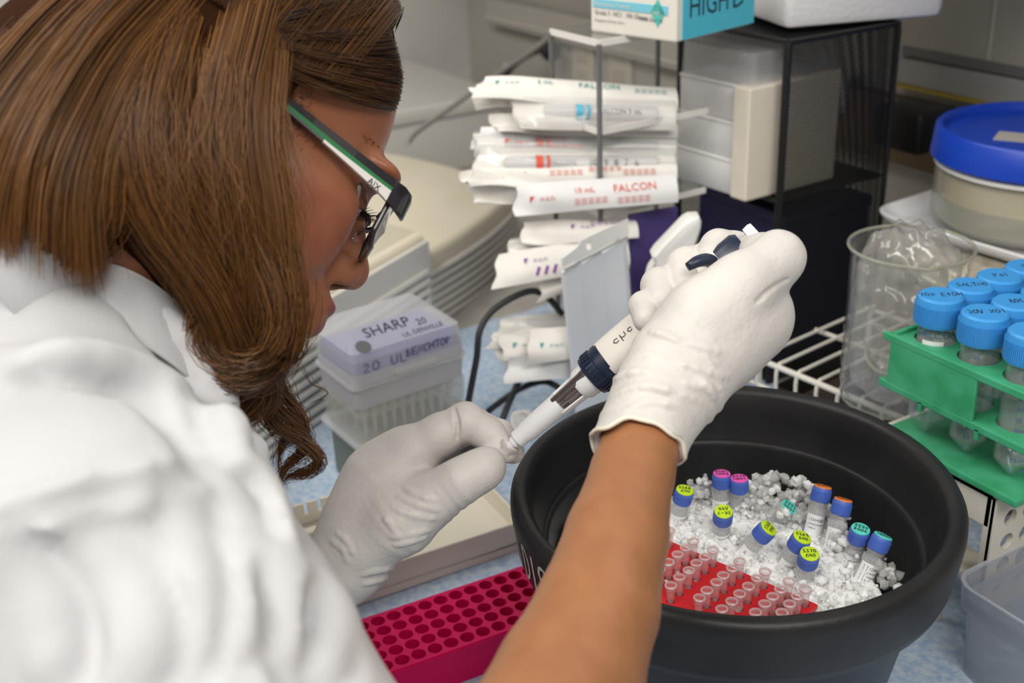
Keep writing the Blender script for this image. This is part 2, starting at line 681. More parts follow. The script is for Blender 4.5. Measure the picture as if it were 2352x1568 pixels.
# ------------------------------------------------------------------ the setting
M_wall = mat('wall_paint', (.42, .40, .355), .6, noise=(.39, .37, .33), nscale=3)
M_wall2 = mat('end_wall_paint', (.62, .61, .57), .5, noise=(.55, .55, .53), nscale=4)
M_bench = mat('bench_laminate', (.45, .43, .40), .45, noise=(.40, .38, .35), nscale=30)
M_seam = mat('seam_strip', (.62, .62, .58), .5)
M_ledge = mat('ledge_metal', (.33, .33, .32), .45)
M_ledge_d = mat('ledge_groove', (.16, .16, .16), .6)
M_yellow = mat('yellow_edge', (.36, .26, .02), .6)
M_brown = mat('brown_wood', (.16, .10, .05), .5, noise=(.10, .06, .03), nscale=12)
M_brown_l = mat('sawn_wood_end', (.42, .30, .22), .6)
M_black = mat('black_plastic', (.012, .012, .013), .42)
M_white = mat('white_plastic', (.82, .81, .79), .42)
M_cord = mat('black_cord', (.015, .016, .018), .45)
M_greycord = mat('grey_cord', (.30, .29, .27), .5)

WY = 1.20
tag(MB().box((-.95, .64, -.02), (2.7, 1.12, .04), bev=.004).build('bench_top', M_bench), kind='structure')
wall = MB().box((-.95, WY + .05, .55), (2.8, .1, 1.4)).build('wall_back', M_wall)
tag(wall, kind='structure')
sx = PY(2285, 60, WY)[0]
zl = PY(2200, 128, WY)[2]
zy = PY(2200, 212, WY)[2]
zb = .12
# two tall facing panels with a pale seam strip between them
for x0, x1 in ((-2.3, sx - .003), (sx + .003, .35)):
    if x0 < -1:
        MB().box(((-1.05 + x1) / 2, WY - .003, .72), (x1 + 1.05, .006, 2 * (.72 - zl)), bev=.002).build('wall_panel', M_wall, wall)
    else:
        MB().box(((x0 + x1) / 2, WY - .003, .72), (x1 - x0, .006, 2 * (.72 - zl)), bev=.002).build('wall_panel', M_wall, wall)
MB().box((sx, WY - .002, .72), (.006, .004, 2 * (.72 - zl))).build('seam_strip', M_seam, wall)
tr = MB().box((-.3, WY - .008, (zl + zy) / 2 - .006), (1.5, .016, zl - zy - .012), bev=.002).build('trim_1', M_ledge)
tag(tr, kind='structure')
MB().box((-.3, WY - .004, zl - .004), (1.5, .008, .012)).build('groove', M_ledge_d, tr)
MB().box((-.3, WY - .011, zy - .001), (1.5, .022, .004)).build('yellow_edge', M_yellow, tr)
tag(MB().box((-2.30, .55, .55), (.1, 1.5, 1.4)).build('wall_left', M_wall2), kind='structure')
cab = MB().box((-.95, 1.005, .87), (2.7, .39, .5), bev=.004).build('shade_cabinet', M_white)  # unseen above the frame, added to keep ceiling light off the back wall
tag(cab, 'unseen white cabinet added over the back of the bench to shade the wall', 'cabinet')
for k in range(5):
    MB().box((-2.03 + .54 * k, .806, .87), (.53, .012, .48), bev=.003).build('cabinet_door', M_white, cab)

# brown timber block on the wall behind the jar
b0 = PY(2280, 240, WY - .02)
blk = thing('wooden_rail', 'dark brown wooden rail on the wall behind the blue-lidded jar', 'rail', (b0[0] - .15, WY, zy - .06))
MB().box((0, -.012, 0), (.30, .024, .085), bev=.002).build('board', M_brown, blk)
MB().box((.1515, -.012, .0), (.003, .024, .085)).build('sawn_end', M_brown_l, blk)
# black mains adapter
a0 = PY(2095, 290, WY - .10)
ad = thing('power_adapter', 'black mains adapter beside the mesh organizer, behind the jar', 'adapter', a0)
MB().box((0, 0, 0), (.075, .06, .05), bev=.007).build('housing', M_black, ad, smooth=True)
MB().tube(spline([(0, .03, -.005), (.0, .05, -.02), (.02, .055, -.06), (.06, .05, -.12)], 14), .003, 8).build('lead', M_cord, ad, smooth=True)
MB().box((0, .045, .0), (.04, .03, .035), bev=.004).build('plug', M_black, ad, smooth=True)

# wall raceway with outlet plates far behind the acrylic rack
rz = PY(1240, 42, WY)[2]
rc = thing('cable_raceway', 'grey metal cable raceway along the wall behind the pipette rack', 'raceway', (-1.62, WY, rz))
MB().box((0, -.014, 0), (1.0, .028, .05), bev=.003).build('channel', mat('raceway_metal', (.40, .38, .34), .4), rc)
MB().box((0, -.030, -.012), (1.0, .004, .004)).build('lip', mat('raceway_lip', (.55, .53, .48), .35), rc)
for i, x in enumerate((1345, 1430)):
    q = PY(x, 150, WY)
    op = thing('outlet_plate', ('beige double outlet plate behind the left post of the acrylic rack', 'beige blank outlet plate behind the middle of the acrylic rack')[i], 'outlet', (q[0], WY, q[2]))
    MB().box((0, -.004, 0), (.07, .008, .115), bev=.003).build('plate', mat('outlet_plate', (.52, .49, .42), .45), op)
    for s in (-1, 1):
        MB().box((0, -.009, .022 * s), (.034, .004, .028), bev=.003).build('socket', mat('outlet_face', (.44, .41, .35), .5), op)
# black plug and its cord, and a slanting grey cord
q = PY(1265, 118, WY - .04)
pl = thing('black_plug', 'black plug and cord hanging on the wall above the pipette wrappers', 'plug', q)
MB().lathe([(0, -.03), (.012, -.03), (.017, -.02), (.019, .012), (.013, .03), (0, .03)], 16, frame((0, 0, 0), (0, 0, 1), (1, -.4, .15))).build('plug_body', M_black, pl, smooth=True)
pts = [np.array(PY(*a)) - q for a in ((1250, 112, 1.15), (1215, 125, 1.13), (1185, 145, 1.12), (1163, 170, 1.11), (1152, 190, 1.1), (1146, 240, 1.08))]
MB().tube(spline(pts, 24), .006, 10).build('plug_cord', M_cord, pl, smooth=True)
c0 = np.array(PY(1166, 152, 1.12)) - q
c1 = np.array(PY(1160, 168, 1.11)) - q
MB().tube([c0, c1], .0085, 12).build('cord_collar', mat('collar_grey', (.5, .5, .48), .4), pl, smooth=True)
pts = [PX(1262, 84, -1.62), PX(1215, 122, -1.6), PX(1150, 165, -1.55), PX(1085, 212, -1.5), PX(1010, 265, -1.45), PX(955, 305, -1.4), PX(935, 330, -1.36)]
tag(MB().tube(spline(pts, 30), .0042, 8).build('grey_cable', M_greycord, smooth=True), 'thin grey cable slanting across the wall beside the woman\'s forehead', 'cable')
# grey storage box at the far end
gb = thing('grey_case', 'pale grey case standing at the far end of the bench', 'case', (-2.03, .74, 0))
MB().box((0, 0, .05), (.4, .6, .10), bev=.008).build('case_body', mat('case_grey', (.58, .57, .54), .45), gb, smooth=True)
MB().box((0, 0, .115), (.41, .61, .028), bev=.008).build('case_lid', mat('case_grey2', (.62, .61, .57), .45), gb, smooth=True)

# blue absorbent pad: quilted sheet
M_pad = mat('absorbent_pad', (.36, .50, .70), .9, noise=(.58, .67, .77), nscale=150, bump=.6, bscale=240, detail=6)
pv, pf = [], []
NX, NY = 90, 70
for i in range(NX + 1):
    for j in range(NY + 1):
        x, y = -1.2 + 1.15 * i / NX, .10 + .72 * j / NY
        pv.append((x + .002 * math.sin(j * .9), y + .002 * math.sin(i * .7), .0012 + .0006 * math.sin(i * 2.1) * math.sin(j * 2.3) + .0004 * math.sin(i * .37 + j * .21)))
for i in range(NX):
    for j in range(NY):
        a = i * (NY + 1) + j
        pf.append((a, a + NY + 1, a + NY + 2, a + 1))
pad = MB()
pad.add(pv, pf)
tag(pad.build('bench_pad', M_pad, smooth='all'), 'blue and white absorbent paper pad spread over the bench', 'pad')
# ------------------------------------------------------------------ beige machine behind the tip boxes
M_beige = mat('machine_cream', (.80, .73, .58), .42)
M_beige_f = mat('machine_front', (.74, .72, .68), .45)
am = math.radians(30.5)
dM = np.array([-math.sin(am), math.cos(am), 0])
nM = np.array([math.cos(am), math.sin(am), 0])
mp0 = np.array([-1.075, .36, .0022])


def Pm(x, y, off=0.0):
    """Pixel onto the machine's front plane (moved by off along its normal) in machine coordinates (x out, y along, z)."""
    r = ray(x, y)
    p = CC + r * (((mp0 + nM * off - CC) @ nM) / (r @ nM)) - mp0
    return np.array([p @ nM, p @ dM, p[2]])


mm = frame(mp0, nM, (0, 0, 1))
mc = thing('bench_machine', 'cream bench-top instrument with ribbed vents behind the stacked tip boxes', 'instrument', mm)
A, B_, C_, D_ = Pm(835, 600), Pm(980, 530), Pm(1003, 585), Pm(1240, 468)
ytop = Pm(1010, 290, -.22)[2]
y1 = B_[1]
zt = B_[2]
L0 = -.32
# main rounded body (extruded outline) and the raised left housing
def prof(xf, zf, zb_, back, r=.03, drop=0.0):
    o = [(xf, .0), (xf, zf - r)]
    for k in range(1, 7):
        a = math.pi / 2 * k / 6
        o.append((xf - r + r * math.cos(a), zf - r + r * math.sin(a)))
    for k in range(1, 9):
        t = k / 8
        o.append((xf - r - (back - r) * t, zf + (zb_ - zf) * math.sin(t * math.pi / 2) ** .9))
    o += [(xf - back - .03, zb_ - .04), (xf - back - .05, zb_ * .5), (xf - back - .05, 0)]
    return o


def extr(mb, stations):
    """stations: (y, profile)"""
    rings = [[(p[0], y, p[1]) for p in pr] for y, pr in stations]
    loft(mb, rings)


mb = MB()
extr(mb, [(L0, prof(0, zt, ytop, .30, .012)), (y1 - .006, prof(0, zt, ytop, .30, .012)), (y1, prof(-.006, zt - .004, ytop - .004, .29, .012))])
mb.build('lid_housing', M_beige, mc, smooth=True)
mb = MB()
st = []
for k in range(13):
    t = k / 12
    y = y1 - .01 + (D_[1] + .07 - y1) * t
    xo = -.018 - .055 * t ** 2.2
    zf = C_[2] + (D_[2] - C_[2]) * t
    st.append((y, prof(xo, zf, ytop - .012 - .03 * t * t, .27, .012)))
extr(mb, st)
mb.build('vent_housing', M_beige, mc, smooth=True)
# plain apron over the ribs, then each rib as a bar
MB().box((.001, (L0 + y1) / 2, zt - .033), (.006, y1 - L0 - .004, .045), bev=.002).build('front_panel', M_beige_f, mc)
rz0 = Pm(1002, 605)[2]
for k in range(9):
    z = rz0 - .0125 * k
    MB().box((.003, (L0 + y1) / 2 - .004, z), (.010, y1 - L0 - .012 - .001 * k, .0075), bev=.003).build('vent_rib', M_beige_f, mc)
for k in range(13):
    t0 = C_[2] - .030 - .0112 * k
    pts = []
    for i in range(11):
        t = i / 10 * .95
        y = y1 + .006 + (D_[1] + .06 - y1) * t
        pts.append((-.0165 - .055 * t ** 2.2, y, t0 + (D_[2] - C_[2]) * t))
    MB().tube(pts, .0042, 8).build('vent_rib', M_beige_f, mc, smooth=True)
MB().box((-.004, (L0 + y1) / 2, .05), (.008, y1 - L0, .10)).build('lower_panel', M_beige_f, mc)

# ------------------------------------------------------------------ tip boxes in front of it
M_pp = clear('milky_polypropylene', (.80, .81, .83), .42, .25, .5, .35)
M_ppd = clear('milky_polypropylene_dense', (.70, .70, .73), .72, .3, .5, .3)
M_pp_w = clear('clear_polypropylene', (.86, .86, .82), .22, .18, .6, .3)
M_olive = mat('olive_base', (.13, .15, .12), .4)
M_lilac = mat('lilac_insert', (.19, .20, .50), .5, noise=(.15, .16, .42), nscale=60)
M_ink = mat('black_ink', (.02, .02, .025), .6)
M_inkb = mat('blue_ink', (.07, .07, .22), .6)
M_tipw = clear('tip_plastic', (.9, .9, .9), .5, .2, .5, .3)
TBA = 0.0
tb = P(828, 1040, 1.085)
tbx = rotz((tb[0], tb[1], 0), 4)
W_, D2, = .122, .080      # along y, along x (front face towards +x)


def tipframe(z):
    return tbx @ Matrix.Translation((-D2 / 2, W_ / 2, z))


def hollow(mb, hx, hy, z0, z1, t0=1.0, t1=1.0, th=.0016, r=.008, lid=False, floor=True):
    """Open thin-walled tub (or lid) with rounded corners."""
    o0, o1 = rrect(hx * t0, hy * t0, r), rrect(hx * t1, hy * t1, r)
    i0, i1 = rrect(hx * t0 - th, hy * t0 - th, r * .8), rrect(hx * t1 - th, hy * t1 - th, r * .8)
    R3 = lambda q, z: [(p[0], p[1], z) for p in q]
    if not lid:
        rings = [R3(i0, z0 + th), R3(i1, z1), R3(o1, z1), R3(o0, z0)]
        loft(mb, rings, floor, floor)
    else:
        rings = [R3(i1, z1 - th), R3(i0, z0), R3(o0, z0), R3(o1, z1)]
        loft(mb, rings, floor, floor)


zbase = .006
ob = thing('dark_tip_box', 'dark olive box at the bottom of the tip box stack', 'box', tipframe(.0012))
m_ = MB()
hollow(m_, D2 / 2 * .93, W_ / 2 * .93, 0, .052, 1, 1)
m_.build('box_body', M_olive, ob, smooth=True)
m_ = MB().box((0, 0, .054), (D2 * .9, W_ * .9, .004), bev=.001).build('box_deck', M_olive, ob)
# middle box: clear, showing the tips
zt1 = .058
cb = thing('clear_tip_box', 'clear tip box full of white pipette tips, middle of the stack', 'box', tipframe(zt1))
m_ = MB()
hollow(m_, D2 / 2, W_ / 2, 0, .040, .95, 1.0, r=.006)
m_.build('tub', M_pp_w, cb, smooth=True)
MB().prism(rrect(D2 / 2 + .003, W_ / 2 + .003, .008), .0, .003).build('base_rim', M_pp, cb)
MB().prism(rrect(D2 / 2 * .9, W_ / 2 * .93, .004), .029, .0305).build('tip_deck', M_pp_w, cb)
for i in range(3):
    for k in range(10):
        y = -W_ / 2 + .014 + (W_ - .028) * k / 9
        x = D2 / 2 - .013 - .020 * i
        MB(Matrix.Translation((x, y, 0))).lathe([(.0008, .004), (.002, .014), (.0030, .026), (.0038, .027), (.0038, .0365), (.003, .0365)], 8).build('pipette_tip', M_tipw, cb, smooth=True)
# top box with lilac insert and sloped lid
zt2 = zt1 + .0405
sb = thing('sharp_tip_box', 'frosted tip box with lilac insert and handwritten lid, top of the stack', 'box', tipframe(zt2))
m_ = MB()
hollow(m_, D2 / 2, W_ / 2, 0, .023, .97, 1.0)
m_.build('tub', M_ppd, sb, smooth=True)
MB().prism(rrect(D2 / 2 + .002, W_ / 2 + .002, .008), .0215, .0245).build('tub_rim', M_pp, sb)
m_ = MB()
hollow(m_, D2 / 2, W_ / 2, .0247, .036, 1.0, .99, lid=True, floor=False)
m_.build('lid_skirt', M_ppd, sb, smooth=True)
lidt = MB()
LZ0, LZ1 = .036, .070
loft(lidt, [[(p[0], p[1], LZ0) for p in rrect(D2 / 2 * .985, W_ / 2 * .985, .006)], [(p[0] - .001, p[1], LZ0 + .020) for p in rrect(D2 / 2 * .96, W_ / 2 * .96, .006)],
            [(p[0] - .010, p[1], LZ1) for p in rrect(D2 / 2 * .52, W_ / 2 * .72, .006)]], False, True)
lidt.build('lid', clear('milky_lid', (.84, .84, .83), .50, .2, .6, .35), sb, smooth=True)
ins = MB()
loft(ins, [[(p[0], p[1], .026) for p in rrect(D2 / 2 * .94, W_ / 2 * .93, .005)], [(p[0], p[1], LZ0 + .011) for p in rrect(D2 / 2 * .92, W_ / 2 * .93, .005)]], True, True)
ins.build('insert_block', M_lilac, sb, smooth=True)
MB().box((D2 / 2 + .002, .004, .0285), (.005, .045, .006), bev=.0015).build('latch', M_pp_w, sb)
# lettering on the sloping lid face and front
hx0, hx1 = D2 / 2 * .96 - .001, D2 / 2 * .52 - .010
zz0, zz1 = LZ0 + .020, LZ1
sl_n = Vector((zz1 - zz0, 0, hx0 - hx1)).normalized()


def lidfn(u, v):     # u along y from the centre, v up the slope
    t = v / math.hypot(hx1 - hx0, zz1 - zz0)
    p = Vector((hx0 + (hx1 - hx0) * t, u, zz0 + (zz1 - zz0) * t)) + sl_n * .0006
    return tuple(p)


def frontfn(u, v):
    return (D2 / 2 + .0009 - .0006 * 1, u, v)


lt = MB()
text_on(lt, 'SHARP', lambda u, v: lidfn(u - .036, v + .0145), .0165)
text_on(lt, '20', lambda u, v: lidfn(u + .018, v + .0115), .011)
text_on(lt, 'UL DENVILLE', lambda u, v: lidfn(u - .002, v + .003), .0075)
lt.build('lettering', M_ink, sb)
MB(frame(lidfn(-.043, .006), (0, 1, 0), sl_n)).lathe([(0, .0002), (.0070, .0002), (.0075, .0001), (0, .0001)], 20).build('round_mark', mat('grey_mark', (.12, .12, .13), .5), sb)
hw = MB()
handwrite(hw, '20 UL', lambda u, v: (D2 / 2 + .0006, u - .026, .0415 + v), .0095, .0011)
handwrite(hw, 'BENCHTOP', lambda u, v: (D2 / 2 + .0006, u + .021, .0440 + v), .0075, .0014, gap=.1)
hw.build('handwriting', M_inkb, sb)

# ------------------------------------------------------------------ acrylic pipette rack
M_acr = clear('acrylic_sheet', (.86, .86, .84), .10, .08, .8, .3)
M_acr_e = clear('acrylic_edge', (.22, .22, .23), .75, .2, .6, .2)
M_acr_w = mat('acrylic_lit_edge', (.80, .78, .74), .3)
AX, AY = -.929, .636
AXL, AYR = -1.015, .772
AZ = [.392, .3055, .2195, .12, .004]
ak = thing('acrylic_rack', 'clear acrylic shelf rack holding wrapped pipettes', 'rack', (AX, AY, 0))
for z in AZ:
    MB().box(((AXL - AX) / 2, (AYR - AY) / 2, z), (AX - AXL, AYR - AY, .006), bev=.001).build('shelf', M_acr, ak)
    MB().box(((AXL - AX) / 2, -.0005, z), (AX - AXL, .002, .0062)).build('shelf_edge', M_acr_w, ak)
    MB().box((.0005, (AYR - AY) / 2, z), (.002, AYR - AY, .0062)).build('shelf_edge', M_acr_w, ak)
for x, y in ((0, 0), (AXL - AX, 0), (AXL - AX, AYR - AY)):
    MB().box((x, y, .196), (.0045, .0045, .390), bev=.0008).build('corner_post', M_acr_e, ak)
MB().box((AXL - AX, (AYR - AY) / 2, .196), (.003, AYR - AY - .006, .386)).build('side_wall', M_acr, ak)

# ------------------------------------------------------------------ wrapped serological pipettes
M_paper = mat('wrapper_paper', (.84, .82, .77), .7, bump=.15, bscale=90)
M_paper2 = mat('wrapper_paper_grey', (.80, .80, .80), .6, bump=.15, bscale=90)
M_film = clear('wrapper_film', (.9, .9, .9), .16, .12, .9, .3)
M_pip = clear('pipette_plastic', (.85, .86, .88), .35, .15, .7, .3)
M_red = mat('red_print', (.72, .10, .06), .6)
M_grn = mat('green_print', (.05, .30, .30), .6)
M_pur = mat('purple_print', (.25, .06, .32), .6)
M_blu = mat('blue_print', (.10, .50, .72), .6)
M_dk = mat('dark_print', (.10, .10, .11), .6)


def wrapper(a, b, wid, label, pr_col, texts, facing=0.0, film=False, crumple=.004, seed=0, group='wrapped pipettes on the acrylic rack', band=None, pap=None, thick=.006):
    """Flat paper wrapper from px point a to b, (x, y, depth); facing tilts its face upwards; texts = (u, v, size, string)."""
    p0, p1 = P(*a), P(*b)
    x = p1 - p0
    L = np.linalg.norm(x)
    x = x / L
    up = UV * math.cos(facing) + fw * math.sin(facing)
    y = up - x * (up @ x)
    y /= np.linalg.norm(y)
    z = np.cross(x, y)          # towards the viewer
    M = Matrix(((x[0], y[0], z[0], p0[0]), (x[1], y[1], z[1], p0[1]), (x[2], y[2], z[2], p0[2]), (0, 0, 0, 1)))
    t = thing('pipette_wrapper', label, 'wrapper', M, group)
    rg = random.Random(seed)
    nu, nv = 30, 8
    ph = [rg.uniform(0, 6.28) for _ in range(6)]

    def surf(u, v):
        e = max(0, 1 - u / (.16 * L / .2 + .02))
        w = wid * (1 + .10 * e)
        cr = .8 * crumple * (e ** 1.5) * (math.sin(v * 4 + ph[0] + 30 * u) + .6 * math.sin(v * 7 + 60 * u + ph[1]))
        bulge = thick * (1 - (2 * v - 1) ** 2) * min(1, u / .03)
        skew = .010 * e * e * (v - .5) * math.sin(ph[2]) + .0012 * e * math.sin(9 * v + ph[4])
        return (u - skew * 1.5, (v - .5) * w + .3 * crumple * math.sin(18 * u + ph[3]), cr + bulge)
    vs, fs = [], []
    for i in range(nu + 1):
        for j in range(nv + 1):
            q = surf(L * i / nu, j / nv)
            vs.append(q)
    n1 = len(vs)
    for i in range(nu + 1):
        for j in range(nv + 1):
            q = vs[i * (nv + 1) + j]
            vs.append((q[0], q[1], q[2] - .0012 - (thick * 1.6 * (1 - (2 * j / nv - 1) ** 2) if film else 0)))
    for i in range(nu):
        for j in range(nv):
            k = i * (nv + 1) + j
            fs.append((k, k + nv + 1, k + nv + 2, k + 1))
            fs.append((n1 + k, n1 + k + 1, n1 + k + nv + 2, n1 + k + nv + 1))
    for i in range(nu):
        k = i * (nv + 1)
        fs.append((k, n1 + k, n1 + k + nv + 1, k + nv + 1))
        k += nv
        fs.append((k, k + nv + 1, n1 + k + nv + 1, n1 + k))
    for j in range(nv):
        fs.append((j, j + 1, n1 + j + 1, n1 + j))
        k = nu * (nv + 1) + j
        fs.append((k, n1 + k, n1 + k + 1, k + 1))
    MB().add(vs, fs).build('film' if film else 'paper', M_film if film else (pap or M_paper), t, smooth=True)
    if film:
        back = [(q[0], q[1] * 1.02, q[2] - thick * 1.2) for q in vs[:n1]]
        MB().add(back, [f for f in fs if max(f) < n1]).build('paper_backing', pap or M_paper, t, smooth=True)
        r = wid * .24
        MB(frame((.03, 0, -.0005), (0, 1, 0), (1, 0, 0))).lathe([(0, 0), (r * .8, 0), (r * .85, .03), (r, .045), (r, L - .05), (0, L - .05)], 16).build('pipette', M_pip, t, smooth=True)
        if band:
            for k, (bu, bw) in enumerate(((.062, .007), (.073, .003))):
                MB(frame((bu, 0, -.0005), (0, 1, 0), (1, 0, 0))).lathe([(r * 1.04, 0), (r * 1.04, bw)], 16).build('colour_band', band, t, smooth=True)
    pr = MB()
    for (u0, v0, size, s) in texts:
        def fn(u, v, u0=u0, v0=v0):
            q = surf(max(.001, u0 + u), min(.98, max(.02, .5 + (v0 + v) / wid)))
            return (u0 + u, v0 + v, q[2] + .0012)
        if s == '/':
            strokes(pr, [[(0, 0), (.004, .008)], [(.009, 0), (.013, .008)], [(.018, 0), (.022, .008)]], fn, .003)
        elif s == '^':
            pr.add([fn(0, 0), fn(.0045, .006), fn(0, .006)], [(0, 1, 2)])
            handwrite(pr, 'nen', lambda u, v: fn(u + .010, v + .003), .005, .0006, align=0)
        elif s == '=':
            for k in range(3):
                strokes(pr, [[(.007 * i, -.0022 * k), (.007 * i + .0055, -.0022 * k)] for i in range(5)], fn, .0006)
        else:
            text_on(pr, s, fn, size)
    if pr.v:
        pr.build('print', pr_col, t, fix=False)
    return t


G1 = 'wrapped pipettes on the acrylic rack'
wrapper((1098, 200, 1.165), (1553, 225, 1.19), .030, 'white pipette wrapper with green 5 mL print, top of the upper stack', M_grn, [(.018, .004, .006, '^'), (.060, .004, .008, '5 mL'), (.102, .001, .011, 'FALCON'), (.16, .003, .006, '=')], .5, seed=1)
wrapper((1085, 225, 1.185), (1553, 250, 1.2), .026, 'white pipette wrapper with folded end under the green-printed one', M_grn, [], .5, seed=2, crumple=.007)
wrapper((1182, 252, 1.155), (1553, 262, 1.175), .030, 'clear-faced pipette wrapper with pale blue band, upper stack', M_dk, [(.085, -.004, .007, 'FALCON 5 mL'), (.005, -.006, .006, '')], .2, film=True, seed=3, band=M_blu)
wrapper((1135, 290, 1.18), (1553, 290, 1.2), .022, 'crumpled bottom wrapper of the upper stack resting on the acrylic shelf', M_dk, [], .3, seed=4, crumple=.008)
wrapper((1092, 315, 1.19), (1553, 318, 1.205), .020, 'thin grey-shaded wrapper just under the acrylic middle shelf', M_red, [(.06, -.003, .006, '=')], .2, seed=5, pap=M_paper2)
wrapper((1092, 330, 1.18), (1553, 335, 1.2), .022, 'clear-faced wrapper with faint red print below the middle shelf', M_red, [(.03, -.003, .006, '^'), (.075, -.003, .006, '=')], .2, film=True, seed=6, band=M_red)
wrapper((1090, 375, 1.165), (1553, 375, 1.185), .034, 'clear-faced pipette wrapper with red ring, middle of the lower stack', M_dk, [(.075, -.004, .007, 'FALCON'), (.115, -.005, .010, '10  9  8  7  6')], .2, film=True, seed=7, band=M_red)
wrapper((1068, 408, 1.16), (1553, 396, 1.18), .022, 'white wrapper with red print across it and a torn corner', M_red, [(.038, -.002, .006, '^'), (.085, .001, .006, '='), (.125, .004, .006, '='), (.16, .0, .006, '=')], .45, seed=8, crumple=.009)
wrapper((1085, 440, 1.17), (1553, 420, 1.185), .022, 'rumpled wrapper between the torn one and the 10 mL one', M_red, [(.04, 0, .006, '^')], .3, seed=9, crumple=.009)
wrapper((1184, 462, 1.14), (1553, 430, 1.165), .029, 'white wrapper with red 10 mL print, lowest of the lower stack', M_red, [(.014, -.004, .006, '^'), (.058, .001, .0085, '10 mL'), (.058, -.005, .006, '='), (.098, -.001, .0115, 'FALCON'), (.102, -.007, .006, '=')], .1, seed=10, crumple=.003, pap=M_paper2)
# purple-printed ones on the next shelf
G2 = 'purple-printed wrappers behind the mask packet'
wrapper((1200, 535, 1.165), (1460, 520, 1.19), .024, 'flattened purple-printed wrapper on top of its bunch', M_pur, [(.05, -.004, .006, '^'), (.07, .004, .006, '=')], .6, seed=11, group=G2, crumple=.008)
wrapper((1165, 580, 1.17), (1440, 545, 1.19), .024, 'crumpled clear purple-printed wrapper in the middle of its bunch', M_pur, [(.05, 0, .006, '=')], .3, film=True, seed=12, group=G2, band=M_pur, crumple=.007)
wrapper((1138, 622, 1.15), (1440, 575, 1.185), .032, 'white wrapper with three purple slashes', M_pur, [(.030, .001, .006, '^'), (.040, -.012, .01, '/')], .2, seed=13, group=G2, crumple=.003)
wrapper((1240, 668, 1.17), (1440, 600, 1.2), .018, 'small folded wrapper end hanging below the purple-slashed one', M_pur, [], .1, seed=14, group=G2, crumple=.004)
G3 = 'green-printed wrappers low on the rack'
for i, (a, b, w, lb, fc) in enumerate((
        ((1145, 745, 1.19), (1420, 735, 1.22), .026, 'clear green-printed wrapper, uppermost of the low bunch', .5),
        ((1128, 780, 1.18), (1420, 765, 1.21), .020, 'green-printed wrapper with frayed end, second of the low bunch', .4),
        ((1150, 800, 1.17), (1420, 780, 1.2), .024, 'green-printed wrapper with a green spot in the middle of the low bunch', .2),
        ((1212, 800, 1.15), (1420, 780, 1.18), .032, 'square-ended white wrapper with a small green logo', .1),
        ((1150, 830, 1.18), (1420, 815, 1.2), .022, 'creased green-printed wrapper under the square-ended one', .3),
        ((1165, 855, 1.16), (1420, 830, 1.19), .024, 'grey-white wrapper at the very bottom of the low bunch', .1))):
    wrapper(a, b, w, lb, M_grn, [(.012, -.002, .006, '^')] if i in (1, 2, 3) else [], fc, film=(i == 0), seed=20 + i, group=G3, crumple=.006, pap=(M_paper2 if i == 5 else None))

# ------------------------------------------------------------------ glove carton on the rack
M_card = mat('carton_white', (.80, .77, .70), .55)
M_cblue = mat('carton_blue', (.09, .55, .72), .5)
M_teal = mat('carton_teal', (.10, .55, .47), .5)
gz = .3955
g0 = Pz(1553, 98, gz)
g1 = Pz(1357, 72, gz)
gl = math.hypot(g1[0] - g0[0], g1[1] - g0[1])
ang = math.degrees(math.atan2(g0[1] - g1[1], g0[0] - g1[0]))
gc = thing('glove_carton', 'white and sky-blue glove carton lying on the acrylic rack', 'carton', rotz((g0[0], g0[1], gz), ang))
GH, GD = .075, .12
MB().box((-gl / 2, GD / 2, GH / 2), (gl, GD, GH), bev=.002).build('carton_body', M_card, gc)
MB().box((.0006, GD / 2 + .004, GH / 2), (.0012, GD - .008, GH - .002)).build('blue_side', M_cblue, gc)
f1 = lambda u, v: (-gl + u, -.0008, v)
MB().box((-gl / 2 - .003, -.0004, .028), (gl - .014, .0008, .008)).build('blue_stripe', mat('stripe_blue', (.20, .60, .75), .5), gc)
for tx_, u_, v_, s_ in (('Nitrile Exam Gloves', .006, .0405, .0075), ('Grade S  NC1  100 Gloves', .006, .0175, .0062), ('Non-Sterile', .063, .0165, .006), ('FREE', .088, .052, .012), ('Designed to Protect  Size L', .006, .011, .0035)):
    text_on(MB(), tx_, lambda u, v: f1(u + u_, v + v_), s_).build('lettering', M_dk, gc)
e_ = MB()
e_.add([f1(*q) for q in ((gl - .022, .012), (gl - .0135, .025), (gl - .022, .038), (gl - .0305, .025))], [(0, 1, 2, 3)])
e_.build('diamond_logo', M_teal, gc)
wl = MB()
text_on(wl, 'Examination Tubular', lambda u, v: (f1(u + .006, v + .0262)[0], -.0012, v + .0262), .0055)
text_on(wl, 'SAFE', lambda u, v: (-.0283 + u, -.0012, v + .0235), .0042)
wl.build('white_lettering', M_card, gc)
hb = MB()
text_on(hb, 'HIGH', lambda u, v: (.0016, u + .016, v + .020), .030, xs=.85)
text_on(hb, 'D', lambda u, v: (.0016, u + .082, v + .020), .030)
hb.build('side_lettering', mat('carton_ink', (.02, .06, .09), .5), gc)
hm = MB()
for k in range(5):
    hm.tube([(.0014, .0685 + .0016 * k, .034), (.0014, .067 + .0024 * k, .052 - .002 * abs(k - 2))], .001, 6)
hm.box((.0012, .0717, .034), (.0008, .008, .009))
hm.build('hand_mark', mat('carton_ink', (.02, .06, .09), .5), gc)

# ------------------------------------------------------------------ black mesh organizer
M_wire = mat('black_wire', (.010, .010, .011), .38, spec=.5)


